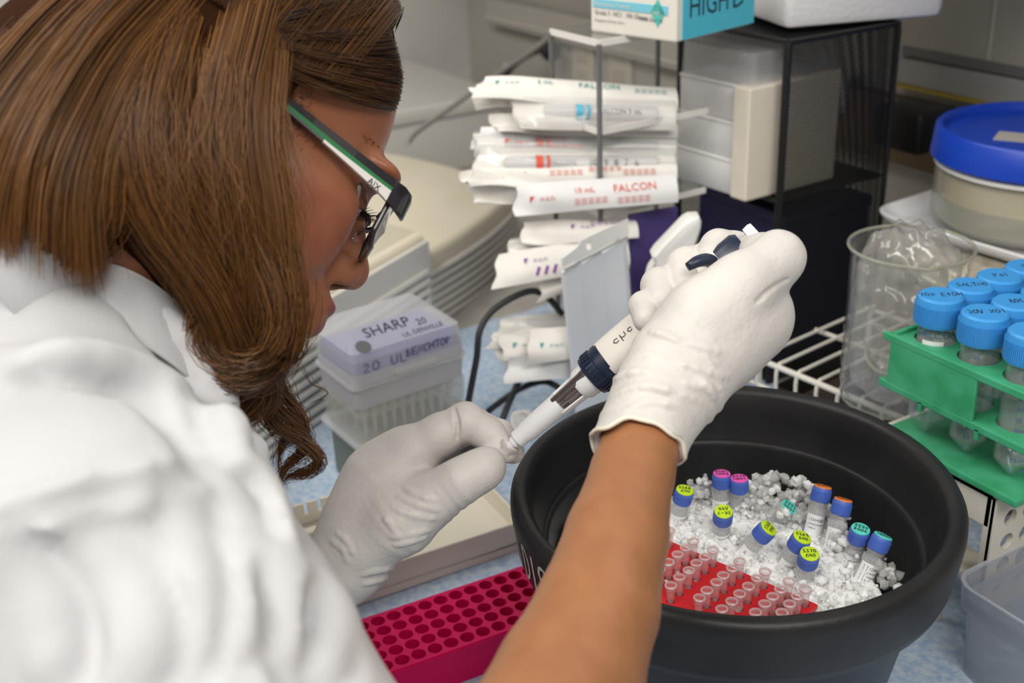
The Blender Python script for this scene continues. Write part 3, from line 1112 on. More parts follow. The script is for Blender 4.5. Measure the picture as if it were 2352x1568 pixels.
def sheet(name, o, ux, uy, parent, pu=.0052, pv=.0038, w=.0008):
    """Expanded-metal sheet: crossing diagonal strands with open diamonds between them."""
    o, ux, uy = Vector(o), Vector(ux), Vector(uy)
    W, H = ux.length, uy.length
    a_, b_ = ux.normalized(), uy.normalized()
    nz = a_.cross(b_)
    mb = MB()
    hw_x, hw_y = w * .5 * math.hypot(pu, pv) / pv, w * .5
    for sg in (1, -1):
        # lines: v = sg * (pv / pu) * u + c
        k = pv / pu
        c = -k * W if sg > 0 else 0.0
        cmax = H if sg > 0 else H + k * W
        while c < cmax:
            u0, u1 = 0.0, W
            if sg > 0:
                u0, u1 = max(0, -c / k), min(W, (H - c) / k)
            else:
                u0, u1 = max(0, (c - H) / k), min(W, c / k)
            if u1 - u0 > .001:
                p, q = (u0, sg * k * u0 + c), (u1, sg * k * u1 + c)
                d = hw_y * math.hypot(1, k)
                vs = []
                for z in (-.0003, .0003):
                    for (x, y), s_ in ((p, -1), (q, -1), (q, 1), (p, 1)):
                        vs.append(o + a_ * x + b_ * (y + s_ * d) + nz * (z + .0003 * sg))
                mb.add(vs, [(0, 3, 2, 1), (4, 5, 6, 7), (0, 1, 5, 4), (2, 3, 7, 6)])
            c += pv * 2 * .5
    ob = mb.build(name, M_wire, parent, fix=False)
    ob['kind'] = 'stuff'
    return ob


OX, OY, OXW, OYD, OZ = -.864, .818, .169, .155, .378
og = thing('mesh_organizer', 'black wire-mesh desk organizer with two shelf bays', 'organizer', (OX, OY, 0))
for x in (0, -OXW):
    sheet('mesh_side', (x, 0, .004), (0, OYD, 0), (0, 0, OZ - .006), og)
sheet('mesh_back', (-OXW, OYD, .004), (OXW, 0, 0), (0, 0, OZ - .006), og)
for z in (.006, .213, OZ - .002):
    sheet('mesh_shelf', (-OXW, 0, z), (OXW, 0, 0), (0, OYD, 0), og, w=.0013)
for x, y in ((0, 0), (-OXW, 0), (0, OYD), (-OXW, OYD)):
    r = .0042 if y == 0 else .0028
    MB().tube([(x, y, .0), (x, y, OZ - .006), (x * .985 - .001, y * .985 + .001, OZ)], r, 10).build('frame_upright', M_wire, og, smooth=True)
for z in (.004, .213, OZ):
    MB().tube([(-OXW, 0, z), (0, 0, z)], .0028, 8).build('frame_bar', M_wire, og, smooth=True)
    if z != .213:
        MB().tube([(0, 0, z), (0, OYD, z)], .0028, 8).build('frame_bar', M_wire, og, smooth=True)
        MB().tube([(-OXW, 0, z), (-OXW, OYD, z)], .0028, 8).build('frame_bar', M_wire, og, smooth=True)
        MB().tube([(-OXW, OYD, z), (0, OYD, z)], .0028, 8).build('frame_bar', M_wire, og, smooth=True)
# indigo folder leaning in the lower bay and behind the spray bottle
M_indigo = mat('indigo_board', (.085, .055, .22), .5)
f0, f1_ = P(1448, 640, 1.215), P(1556, 625, 1.235)
fdx = f1_ - f0
fo = thing('indigo_folder', 'indigo card folder standing behind the spray bottle', 'folder', rotz((f0[0], f0[1], .002), math.degrees(math.atan2(fdx[1], fdx[0]))))
flen = math.hypot(fdx[0], fdx[1])
MB().box((flen / 2, .004, .105), (flen, .008, .215), bev=.002).build('cover', M_indigo, fo)
MB().box((flen / 2, .011, .103), (flen - .006, .005, .205)).build('paper_sheets', M_paper2, fo)
db = thing('document_box', 'dark indigo card box inside the lower bay of the mesh organizer', 'box', (OX - OXW / 2, OY + OYD / 2 + .008, .008))
MB().box((0, 0, .085), (OXW - .02, OYD - .03, .17), bev=.003).build('box_body', mat('navy_board', (.022, .018, .075), .5), db)
MB().box((0, 0, .176), (OXW - .016, OYD - .026, .012), bev=.003).build('box_lid', mat('navy_board', (.022, .018, .075), .5), db)
# white boxes in the upper bay
M_wbox = mat('white_box_plastic', (.80, .80, .80), .35, sub=.0)
M_clid = clear('clear_lid', (.82, .83, .84), .22, .12, .6, .3)
bxp = PY(1622, 410, OY - .03)
bw, bd, bh = .112, .135, .0385
zb0 = .2165
for i in range(3):
    lb = ('bottom white storage box of three in the mesh organizer', 'middle white storage box of three in the mesh organizer', 'top white storage box in the organizer, under a clear lid')[i]
    wb = thing('storage_box', lb, 'box', rotz((bxp[0] + .0012 * i, OY - .034 + bd / 2 + .002 * i, zb0 + i * (bh + .0006)), 4), 'white storage boxes')
    m_ = MB()
    loft(m_, [[(p[0], p[1], z) for p in rrect(bw / 2 - t, bd / 2 - t, .008)] for z, t in ((0, .0018), (.002, .0004), (bh - .002, .0), (bh, .0012))])
    m_.build('box_body', M_wbox, wb, smooth=True)
    MB().prism(rrect(bw / 2 + .0008, bd / 2 + .0008, .008), bh - .003, bh - .001).build('box_rim', M_wbox, wb)
    if i == 2:
        m_ = MB()
        hollow(m_, bw / 2 - .001, bd / 2 - .001, bh + .0004, bh + .034, 1, .98, lid=True)
        m_.build('clear_lid', M_clid, wb, smooth=True)
fs_ = thing('foam_slab', 'cream foam slab standing beside the white storage boxes', 'foam', rotz((OX - .028, OY + .03, zb0), 2))
MB().box((0, 0, .059), (.024, .13, .118), bev=.002).build('slab', mat('cream_foam', (.82, .75, .64), .8, bump=.2, bscale=300), fs_)
# polystyrene box on top
M_sty = mat('polystyrene', (.80, .80, .82), .75, bump=.35, bscale=180)
s0, s1 = Pz(1805, 70, OZ + .004), Pz(2170, 38, OZ + .004)
sang = math.degrees(math.atan2(s1[1] - s0[1], s1[0] - s0[0]))
sy = thing('polystyrene_box', 'white polystyrene box on top of the mesh organizer', 'box', rotz((s0[0], s0[1], OZ + .004), sang))
sl_ = math.hypot(s1[0] - s0[0], s1[1] - s0[1])
MB().box((sl_ / 2, .09, .06), (sl_, .18, .12), bev=.010).build('box_body', M_sty, sy, smooth=True)
MB().box((sl_ / 2, .09, .135), (sl_ + .004, .184, .03), bev=.008).build('box_lid', M_sty, sy, smooth=True)

# ------------------------------------------------------------------ spray bottle
M_sprw = mat('sprayer_white', (.84, .83, .80), .35)
M_hdpe = mat('frosted_hdpe', (.66, .68, .70), .45, sub=.0)
q = P(1534, 900, 1.185)
sp = thing('spray_bottle', 'white trigger spray bottle in front of the mesh organizer', 'bottle', Matrix.Translation((q[0], q[1], .0015)) @ Matrix.Scale(1.02, 4))
zc = .155
MB().lathe([(0, 0), (.034, 0), (.037, .004), (.037, .125), (.034, .138), (.022, .148), (.0145, .151), (.0145, .160), (0, .160)], 40).build('bottle_body', M_hdpe, sp, smooth=True)
m_ = MB()
m_.lathe([(.0165, .150), (.0172, .152), (.0172, .172), (.0162, .1735), (.010, .1735), (.010, .150)], 36, closed=True)
for k in range(36):
    a = 2 * math.pi * k / 36
    m_.box((.0174 * math.cos(a), .0174 * math.sin(a), .161), (.0012, .0012, .019), Matrix.Rotation(a, 4, 'Z'))
m_.build('ribbed_collar', M_sprw, sp, smooth=True)
# sprayer head: slanting hood with the nozzle towards the left of the view
hp_ = [(-.0185, .0225), (-.0150, .0280), (-.002, .0420), (.0120, .0570), (.0170, .0600), (.0255, .0600), (.0275, .0560), (.0270, .0480), (.0215, .0310), (.0190, .0220), (.0180, .0), (-.0150, .0), (-.0140, .0140), (-.0160, .0190)]
hcx, hcy = sum(p[0] for p in hp_) / len(hp_), sum(p[1] for p in hp_) / len(hp_)
hd = MB(Matrix(((r0[0], 0, -r0[1], 0), (r0[1], 0, r0[0], 0), (0, 1, 0, .1735), (0, 0, 0, 1))))
rings = []
for z, k in ((-.0125, .84), (-.0110, .95), (-.0080, 1.0), (.0080, 1.0), (.0110, .95), (.0125, .84)):
    rings.append([(hcx + (p[0] - hcx) * k, hcy + (p[1] - hcy) * k, z) for p in hp_])
loft(hd, rings)
hd.build('sprayer_head', M_sprw, sp, smooth=True)
tg = MB(Matrix(((r0[0], 0, -r0[1], 0), (r0[1], 0, r0[0], 0), (0, 1, 0, .1735), (0, 0, 0, 1))))
tg.tube(spline([(-.010, .020, 0), (-.018, .010, 0), (-.021, -.002, 0), (-.024, -.014, 0)], 10), [.0045, .004, .004, .0038, .0036, .0035, .0034, .0033, .003, .0028], 8)
tg.build('trigger', M_sprw, sp, smooth=True)

# ------------------------------------------------------------------ hanging packet of face masks in front of the rack
M_mask = mat('mask_white', (.84, .86, .90), .8, noise=(.78, .81, .86), nscale=12)
M_sleeve = clear('packet_film', (.9, .92, .95), .12, .14, .9, .3)
k0, k1 = P(1280, 600, 1.10), P(1424, 530, 1.13)
kx = k1 - k0
kl = np.linalg.norm(kx)
kx /= kl
kM = frame(k0, kx, np.cross(kx, UV) * 1.0)
kM = Matrix(((kx[0], 0, 0, k0[0]), (kx[1], 0, 0, k0[1]), (kx[2], 0, 0, k0[2]), (0, 0, 0, 1)))
down = np.array([-.02, 0.0, -1.0])
down -= kx * (down @ kx) * .55
down /= np.linalg.norm(down)
nn = np.cross(down, kx)
nn /= np.linalg.norm(nn)
if nn @ fw > 0:
    nn = -nn
pk = thing('mask_packet', 'clear hanging packet of pleated white masks with a punched header', 'packet', k0)


def pf_(u, v, w=0.0):
    """u across 0..kl, v down, w towards the viewer"""
    return tuple(kx * u + down * v + nn * w)


HT = .195
m_ = MB()
prl = [0, .012, .013, .045, .046, .078, .079, .104, .105, kl - .002]
for i, (u0, u1) in enumerate(((.002, .022), (.020, .047), (.045, .078), (.076, kl - .003))):
    w0 = .004 + .0015 * (i % 2) + .001 * i
    vs = [pf_(u0, .012, w0), pf_(u1, .006, w0 + .0015), pf_(u1, HT, w0 + .0015), pf_(u0, HT, w0), pf_(u0, .012, w0 - .003), pf_(u1, .006, w0 - .003), pf_(u1, HT, w0 - .003), pf_(u0, HT, w0 - .003)]
    MB().add(vs, [(0, 1, 2, 3), (7, 6, 5, 4), (0, 4, 5, 1), (1, 5, 6, 2), (2, 6, 7, 3), (3, 7, 4, 0)]).build('mask_pleat', M_mask, pk)
m_ = MB()
nu, nv = 12, 14
vs, fs = [], []
for i in range(nu + 1):
    for j in range(nv + 1):
        u, v = (kl + .003) * i / nu - .0015, HT * 1.02 * j / nv
        vs.append(pf_(u, v, .0105 + .0012 * math.sin(i * 1.9) * math.sin(j * .6 + i)))
for i in range(nu):
    for j in range(nv):
        k = i * (nv + 1) + j
        fs.append((k, k + 1, k + nv + 2, k + nv + 1))
MB().add(vs, fs).build('film', M_sleeve, pk, smooth='all')
hdm = MB()
import itertools
vs, fs = [], []
# header strip with a round hanging hole
hu, hv, hr = .030, -.0075, .0032
out = [(-.002, .002), (kl * .5, .0012), (kl + .002, 0), (kl + .002, -.016), (kl * .5, -.0165), (.020, -.0165), (.018, -.0115), (-.002, -.0105)]
n = 24
ringo = []
for k in range(n):
    a = 2 * math.pi * k / n
    dx, dy = math.cos(a), math.sin(a)
    best = 9
    for (x0, y0), (x1, y1) in zip(out, out[1:] + out[:1]):
        den = dx * (y1 - y0) - dy * (x1 - x0)
        if abs(den) < 1e-12:
            continue
        t = ((x0 - hu) * (y1 - y0) - (y0 - hv) * (x1 - x0)) / den
        s_ = ((x0 - hu) * dy - (y0 - hv) * dx) / den
        if t > 0 and -1e-6 <= s_ <= 1 + 1e-6:
            best = min(best, t)
    ringo.append((hu + dx * best, hv + dy * best))
ringi = [(hu + hr * math.cos(2 * math.pi * k / n), hv + 1.4 * hr * math.sin(2 * math.pi * k / n)) for k in range(n)]
for w in (.012, .0105):
    vs += [pf_(p[0], p[1], w) for p in ringo] + [pf_(p[0], p[1], w) for p in ringi]
for k in range(n):
    j = (k + 1) % n
    fs += [(k, j, n + j, n + k), (2 * n + k, 3 * n + k, 3 * n + j, 2 * n + j), (n + k, n + j, 3 * n + j, 3 * n + k), (k, 2 * n + k, 2 * n + j, j)]
# fill the far corners of the header
m_ = MB().add(vs, fs)
m_.add([pf_(kl * .42, -.0163, .0118), pf_(kl + .002, -.016, .0118), pf_(kl + .002, .0005, .0118), pf_(kl * .42, .0012, .0118)], [(0, 1, 2, 3)])
m_.build('header', mat('header_card', (.82, .82, .80), .45), pk)
sm = MB()
sm.add([pf_(-.001, .0035, .0125), pf_(kl, .001, .0125), pf_(kl, .0035, .0125), pf_(-.001, .006, .0125)], [(0, 1, 2, 3)])
sm.build('heat_seal', mat('seal_grey', (.42, .42, .40), .5), pk)

# ------------------------------------------------------------------ black cables by the machine
cb1 = [P(*a) for a in ((1072, 945, 1.15), (1080, 900, 1.15), (1095, 820, 1.15), (1102, 760, 1.15), (1130, 715, 1.155), (1180, 682, 1.16), (1225, 668, 1.17), (1260, 685, 1.18), (1290, 720, 1.2))]
tag(MB().tube(spline(cb1, 40), .0034, 10).build('power_cable', M_cord, smooth=True), 'black power cable arching up beside the cream instrument', 'cable')
cb2 = [P(*a) for a in ((1120, 945, 1.19), (1160, 915, 1.2), (1200, 890, 1.2), (1245, 876, 1.2), (1275, 885, 1.2), (1300, 905, 1.2))]
tag(MB().tube(spline(cb2, 30), .0034, 10).build('power_cable', M_cord, smooth=True), 'black cable bending flat below the green-printed wrappers', 'cable')
cb3 = [P(*a) for a in ((1150, 975, 1.165), (1165, 935, 1.17), (1180, 900, 1.18), (1192, 875, 1.185), (1215, 850, 1.2))]
tag(MB().tube(spline(cb3, 24), .0034, 10).build('power_cable', M_cord, smooth=True), 'black cable crossing over the flat one near the left glove', 'cable')
# ------------------------------------------------------------------ green rack of conical tubes
M_green = mat('rack_green', (.035, .30, .13), .42, noise=(.06, .38, .20), nscale=45, bump=.08, bscale=120)
M_capb = mat('cap_blue', (.05, .31, .72), .38)
M_tube = clear('conical_tube_plastic', (.93, .95, .97), .10, .10, .8, .4)
M_liq = clear('tube_liquid', (.90, .93, .94), .10, .05, .5, .3)
M_tprint = mat('tube_print', (.06, .13, .30), .6)
M_label = mat('label_white', (.85, .85, .86), .6)
FX0, FY0, FDX, FDY = -.5235, .6610, .0395, .0325
FZT, FZB = .262, .146
fr = thing('tube_rack', 'green plastic rack holding blue-capped conical tubes', 'rack', (FX0, FY0, FZB))
nx, ny = 3, 5
x0, x1 = -.0205, FDX * 2 + .0215
y0, y1_ = -.024, FDY * 4 + .022
MB().box(((x0 + x1) / 2, (y0 + y1_) / 2, -.004), (x1 - x0 + .006, y1_ - y0, .006), bev=.0015).build('base_plate', M_green, fr)


def holed_plate(x0, x1, y0, y1, holes, r, z, th, n=16):
    """Plate with round holes: grid of square cells, each with a hole."""
    mb = MB()
    xs = sorted(set([round(h[0], 6) for h in holes]))
    ys = sorted(set([round(h[1], 6) for h in holes]))
    ex = [x0] + [(a + b) / 2 for a, b in zip(xs, xs[1:])] + [x1]
    ey = [y0] + [(a + b) / 2 for a, b in zip(ys, ys[1:])] + [y1]
    for i, hx in enumerate(xs):
        for j, hy in enumerate(ys):
            a0, a1, b0, b1 = ex[i], ex[i + 1], ey[j], ey[j + 1]
            ring, sq = [], []
            for k in range(n):
                a = 2 * math.pi * (k + .5) / n
                dx, dy = math.cos(a), math.sin(a)
                ring.append((hx + r * dx, hy + r * dy))
                t = 1e9
                if dx > 1e-9:
                    t = min(t, (a1 - hx) / dx)
                if dx < -1e-9:
                    t = min(t, (a0 - hx) / dx)
                if dy > 1e-9:
                    t = min(t, (b1 - hy) / dy)
                if dy < -1e-9:
                    t = min(t, (b0 - hy) / dy)
                sq.append((hx + t * dx, hy + t * dy))
            # snap nearest samples to the cell corners
            for cx, cy in ((a0, b0), (a1, b0), (a1, b1), (a0, b1)):
                k = min(range(n), key=lambda q: (sq[q][0] - cx) ** 2 + (sq[q][1] - cy) ** 2)
                sq[k] = (cx, cy)
            vs = [(p[0], p[1], z) for p in sq] + [(p[0], p[1], z) for p in ring] + [(p[0], p[1], z - th) for p in ring] + [(p[0], p[1], z - th) for p in sq]
            fs = []
            for k in range(n):
                j2 = (k + 1) % n
                fs += [(k, j2, n + j2, n + k), (n + k, n + j2, 2 * n + j2, 2 * n + k), (2 * n + k, 2 * n + j2, 3 * n + j2, 3 * n + k)]
            mb.add(vs, fs)
    c = [(x0, y0), (x1, y0), (x1, y1), (x0, y1)]
    for k in range(4):
        p, q = c[k], c[(k + 1) % 4]
        mb.add([(p[0], p[1], z), (q[0], q[1], z), (q[0], q[1], z - th), (p[0], p[1], z - th)], [(0, 1, 2, 3)])
    return mb


hs = [(FDX * i, FDY * j) for i in range(nx) for j in range(ny)]
holed_plate(x0, x1, y0, y1_, hs, .0152, .080, .004, 24).build('top_grid', M_green, fr, smooth=True, fix=False)
holed_plate(x0, x1, y0, y1_, hs, .0152, .043, .003, 24).build('lower_grid', M_green, fr, smooth=True, fix=False)
MB().box((.0205, y0 - .001, .060), (.079, .0035, .042), bev=.001).build('front_plate', M_green, fr)
MB().box(((x0 + x1) / 2, y0 - .0005, .080), (x1 - x0 + .012, .005, .006), bev=.001).build('top_rail', M_green, fr)
MB().box(((x0 + x1) / 2, y0 - .0005, .041), (x1 - x0 + .012, .005, .006), bev=.001).build('lower_rail', M_green, fr)
for x in (x0, x1):
    MB().box((x, (y0 + y1_) / 2, .080), (.004, y1_ - y0, .006), bev=.001).build('side_rail', M_green, fr)
    MB().box((x, y1_ - .004, .039), (.006, .006, .082), bev=.001).build('support_post', M_green, fr)
for x in (x0 + .035, x1 - .035):
    MB().box((x, y0 - .001, .036), (.003, .004, .008)).build('peg', M_green, fr)


def conical():
    t = thing('conical_tube', 'blue-capped conical tube', 'tube', (0, 0, 0), 'blue-capped conical tubes in the green rack')
    MB().lathe([(0, .002), (.0022, .002), (.0135, .0155), (.0138, .1), (.0138, .104), (.0128, .104), (.0127, .0165), (.0018, .0035), (0, .0035)], 32).build('tube_body', M_tube, t, smooth=True)
    MB().lathe([(0, .0042), (.0017, .0042), (.0122, .017), (.0122, .030), (0, .030)], 28).build('liquid', M_liq, t, smooth=True)
    cp = MB()
    cp.lathe([(.0138, .094), (.0168, .094), (.0170, .0955), (.0170, .110), (.0162, .1145), (.0145, .116), (0, .1158)], 48)
    n = 72
    for k in range(n):
        a = 2 * math.pi * k / n
        cp.box((.0171 * math.cos(a), .0171 * math.sin(a), .1028), (.0009, .0007, .0145), Matrix.Rotation(a, 4, 'Z'))
    cp.build('cap', M_capb, t, smooth=True)
    return t


def on_cyl(r, a0, z0):
    """Surface function of an upright cylinder; u runs counter-clockwise seen from above."""
    return lambda u, v: (r * math.cos(a0 + u / r), r * math.sin(a0 + u / r), z0 + v)


proto = conical()
VA = math.atan2(-.64, .50)      # towards the camera
spots = [(0, 0, '70% EtOH', 'holding the FALCON print'), (1, 0, '10% DOC', None), (2, 0, '1l', None), (0, 1, 'SALTNO', None), (1, 1, 'DOC', None), (0, 2, 'Pol', None), (0, 3, 'CCt', None), (1, 2, 'NoC', None), (2, 1, 'To', None), (1, 3, 'PBO', None)]
LB = ['blue-capped conical tube with a white label patch, front left corner of the green rack', 'blue-capped conical tube marked 10% DOC on its cap',
      'blue-capped conical tube at the picture edge in the front row', 'blue-capped conical tube in the second row behind the white-labelled one',
      'blue-capped conical tube in the second row behind the 10% DOC one', 'blue-capped conical tube, third one back along the beaker side', 'blue-capped conical tube, fourth one back along the beaker side',
      'blue-capped conical tube in the third row of the middle column', 'blue-capped conical tube in the second row at the picture edge', 'blue-capped conical tube in the fourth row of the middle column']
for i, (ix, iy, s, _) in enumerate(spots):
    t = proto if i == 0 else copy_tree(proto)
    t.matrix_world = rotz((FX0 + FDX * ix, FY0 + FDY * iy, FZB - .0005), random.uniform(-4, 4))
    t['label'] = LB[i]
ts = [o for o in COL.objects if o.name.startswith('conical_tube')]
for i, t in enumerate(ts[:len(spots)]):
    m_ = MB()
    ca = random.uniform(-.3, .3) + (math.pi if i in (1, 2) else 0)
    bx = Vector((math.cos(math.radians(60)), math.sin(math.radians(60)), 0))
    by = Vector((-bx.y, bx.x, 0))
    sg = -1 if i in (1,) else 1

    def topfn(u, v):
        p = (bx * u + by * v) * sg
        return (p.x, p.y + (.001 if i else 0), .1162)
    handwrite(m_, spots[i][2], topfn, .0062, .0007, gap=.15, asp=.55)
    m_.build('cap_handwriting', M_ink, t)
    g = MB()
    for k, lab in enumerate(('5', '7.5', '10', '15', '20', '25', '30', '35', '40', '45')):
        z = .012 + .0081 * k
        if i != 0:
            text_on(g, lab, on_cyl(.0142, VA - .25, z - .001), .0042)
        if i == 2:
            strokes(g, [[(0, 0), (.011, 0)]], on_cyl(.0142, VA + .15, z), .0006)
    if i == 0:
        text_on(g, 'FALCON', on_cyl(.0142, VA - 1.0, .0858), .0085)
    if g.v:
        g.build('graduations', M_tprint, t, fix=False)
    if i == 0:
        l = MB()
        vs, fs = [], []
        for k in range(11):
            for v in (.060, .0835):
                vs.append(on_cyl(.01415, VA - .6, v)(.016 * k / 10, 0))
        fs = [(2 * k, 2 * k + 2, 2 * k + 3, 2 * k + 1) for k in range(10)]
        l.add(vs, fs).build('label_patch', M_label, t)

# ------------------------------------------------------------------ beige rack that carries it
M_bge = mat('rack_beige', (.66, .62, .54), .5)
br_ = thing('beige_rack', 'beige plastic rack under the green tube rack', 'rack', (FX0, FY0, 0))
bz = FZB - .0075
bx1 = .067
bh_ = [(-.02 + .019 * i, .0 + .021 * j) for i in range(6) for j in range(7)]
holed_plate(-.034, bx1 + .014, -.018, .142, bh_, .0075, bz, .006, 16).build('top_grid', M_bge, br_, smooth=True, fix=False)
MB().box((bx1 + .013, -.0155, bz / 2), (.009, .005, bz - .002), bev=.001).build('corner_strip', M_bge, br_)
for x in (-.032, .046):
    MB().box((x, -.015, bz / 2 - .002), (.006, .006, bz - .008), bev=.001).build('corner_leg', M_bge, br_)
    MB().box((x, .139, bz / 2 - .002), (.006, .006, bz - .008), bev=.001).build('corner_leg', M_bge, br_)
ep = holed_plate(-.018, .142, .03, bz - .004, [(.0 + .021 * j, .05 + .021 * k) for j in range(7) for k in range(4)], .0070, 0, .004, 16)
ep.v = [(bx1 + .018 + p[2], p[0], p[1]) for p in ep.v]
ep.build('end_plate', M_bge, br_, smooth=True, fix=False)
MB().box(((-.034 + bx1 + .014) / 2, -.0155, bz - .016), (bx1 + .048, .005, .030), bev=.001).build('front_bar', M_bge, br_)
MB().box(((-.034 + bx1 + .014) / 2, .0, .055), (bx1 + .04, .03, .004)).build('shelf', M_bge, br_)
MB().box(((-.034 + bx1 + .014) / 2, .07, bz - .03), (bx1 + .04, .14, .003)).build('shelf', mat('rack_beige_brown', (.42, .35, .25), .6), br_)

# ------------------------------------------------------------------ clear grey box at the right
M_smoke = clear('smoky_plastic', (.56, .59, .66), .38, .2, .7, .3)
M_smoke_e = clear('smoky_plastic_edge', (.75, .78, .84), .6, .2, .6, .3)
bxo = thing('smoky_box', 'smoky clear plastic box with rounded corners beside the ice bucket', 'box', (-.286, .655, .0015))
m_ = MB()
hollow(m_, .150, .046, 0, .066, .96, 1.0, th=.002, r=.016)
m_.build('box_body', M_smoke, bxo, smooth=True)
m_ = MB()
R3 = lambda q, z: [(p[0], p[1], z) for p in q]
loft(m_, [R3(rrect(.150, .046, .016), .058), R3(rrect(.153, .049, .018), .0585), R3(rrect(.154, .050, .018), .078), R3(rrect(.1525, .0485, .017), .079), R3(rrect(.1515, .0475, .017), .060), R3(rrect(.148, .044, .015), .0585)], False, False)
m_.build('box_collar', M_smoke, bxo, smooth=True)
m_ = MB()
loft(m_, [R3(rrect(.154, .050, .018), .0775), R3(rrect(.1545, .0505, .018), .0795), R3(rrect(.1520, .048, .017), .0795), R3(rrect(.1520, .048, .017), .0775)], False, False)
m_.build('rim', M_smoke_e, bxo, smooth=True)
MB().box((-.05, -.051, .070), (.016, .004, .009), bev=.0015).build('catch', M_smoke_e, bxo)
m_ = MB()
for k in range(40):
    x, y = random.uniform(-.1, .1), random.uniform(-.03, .03)
    m_.tube([(x, y, .004), (x + random.uniform(-.015, .015), y + random.uniform(-.01, .01), .008), (x + random.uniform(-.02, .02), y + random.uniform(-.012, .012), .004)], .0008, 5)
tag(m_.build('plastic_shreds', M_smoke_e, bxo), kind='stuff')

# ------------------------------------------------------------------ white wire shelf
M_wire_w = mat('white_coated_wire', (.78, .75, .68), .4)
WZ = .088
wa, wb_ = Pz(1775, 838, WZ), Pz(2062, 956, WZ)
wdir = (wb_ - wa) / np.linalg.norm(wb_ - wa)
wlen = np.linalg.norm(wb_ - wa) + .06
ws = thing('wire_shelf', 'white wire shelf behind the ice bucket', 'shelf', rotz((wa[0], wa[1], 0), math.degrees(math.atan2(wdir[1], wdir[0]))))
WD = .19
for z in (WZ, WZ - .028):
    MB().tube([(-.03, 0, z), (wlen, 0, z)], .0030 if z == WZ else .0022, 10).build('front_rail', M_wire_w, ws, smooth=True)
for y in (WD * .55, WD):
    MB().tube([(-.03, y, WZ - .004), (wlen, y, WZ - .004)], .0025, 8).build('cross_rail', M_wire_w, ws, smooth=True)
for k in range(11):
    x = -.018 + .0245 * k
    MB().tube(spline([(x, -.001, WZ - .028), (x, -.002, WZ - .006), (x, .002, WZ + .0022), (x, .012, WZ + .0028), (x, WD * .5, WZ + .0028), (x, WD, WZ + .0028)], 14), .0019, 8).build('shelf_wire', M_wire_w, ws, smooth=True)
for x in (-.02, wlen - .01):
    for y in (.004, WD - .004):
        MB().tube([(x, y, 0), (x, y, WZ)], .003, 8).build('shelf_leg', M_wire_w, ws, smooth=True)
# dark crate under the shelf
ck = thing('dark_crate', 'dark plastic crate standing under the white wire shelf', 'crate', rotz((wa[0], wa[1], 0), math.degrees(math.atan2(wdir[1], wdir[0]))))
m_ = MB(Matrix.Translation((wlen / 2 - .02, .085, 0)))
hollow(m_, .10, .06, .001, .05, .95, 1.0)
m_.build('crate_body', mat('dark_crate', (.03, .026, .024), .5), ck, smooth=True)
MB().box((wlen / 2 - .02, .085, .02), (.17, .09, .03)).build('crate_lining', mat('dark_lining', (.05, .035, .03), .7), ck)

# ------------------------------------------------------------------ glass beaker with a crumpled bag
M_glass = clear('beaker_glass', (.93, .95, .94), .035, .03, 1.0, .2, ior=1.5)
M_glass_e = clear('beaker_rim_glass', (.62, .62, .50), .42, .05, .9, .3, ior=1.5)
M_bag = clear('crumpled_bag', (.95, .92, .86), .26, .16, 1.0, .5, ior=1.7)
bk = thing('glass_beaker', 'tall clear glass beaker on the white wire shelf', 'beaker', rotz((-.640, .762, WZ + .005), 0))
BR, BH = .0500, .150
prof_ = [(0, .0), (.038, .0), (.046, .003), (.0490, .010), (BR, .020), (BR, BH - .008), (BR + .0025, BH - .001), (BR + .0032, BH), (BR + .002, BH + .0012), (BR - .001, BH - .002), (BR - .0016, BH - .010), (BR - .0018, .020), (.0445, .0055), (.04, .003), (0, .003)]
m_ = MB()
m_.lathe(prof_, 64)
sa = math.atan2(-.56, .83)      # spout direction


def spout(p):
    a = math.atan2(p[1], p[0])
    da = (a - sa + math.pi) % (2 * math.pi) - math.pi
    k = max(0, 1 - abs(da) / .32) ** 1.5 * max(0, (p[2] - BH + .025) / .025)
    r = math.hypot(p[0], p[1])
    s = (r + .010 * k) / r if r > 1e-6 else 1
    return (p[0] * s, p[1] * s, p[2] + .0015 * k)


m_.v = [spout(p) for p in m_.v]
m_.build('vessel', M_glass, bk, smooth=True)
rm = MB()
pts = [spout(((BR + .0022) * math.cos(2 * math.pi * k / 72), (BR + .0022) * math.sin(2 * math.pi * k / 72), BH)) for k in range(73)]
rm.tube(pts, .0016, 8, cap=False)
rm.build('rim', M_glass_e, bk, smooth=True)
MB().lathe([(.046, .0022), (.0485, .004), (.0492, .008), (.0475, .006)], 64, closed=True).build('base_ring', M_glass_e, bk, smooth=True)
Fb = Field((-.055, -.055, 0), (.055, .055, .19), .0024)
Fb.cone((-.002, 0, .050), (.000, .002, .128), .046, .042, .02)
Fb.cone((.012, -.006, .14), (.02, .0, .163), .018, .004, .01)
Fb.cone((-.015, .006, .13), (-.022, .012, .152), .018, .005, .01)
Fb.disp(lambda x, y, z: .010 * np.abs(fbm(x, y, z, 3, 95, 3)) + .006 * np.abs(fbm(x, y, z, 5, 210, 2)) - .005)
V, Q = Fb.mesh()
ins_ = np.hypot(V[:, 0], V[:, 1])
k_ = np.where((ins_ > .0455) & (V[:, 2] < .15), .0455 / np.maximum(ins_, 1e-6), 1)
V[:, 0] *= k_
V[:, 1] *= k_
bg = np_mesh('plastic_bag', V, Q, M_bag, smooth=False)
bg.location = bk.location + Vector((0, 0, .0))
tag(bg, 'crumpled clear plastic bag stuffed in the glass beaker', 'bag')
ib = thing('small_beaker', 'small beaker lying among the bag inside the tall beaker', 'beaker', frame((-.627, .745, WZ + .040), (1, 0, 0), (.25, -.45, .85)))
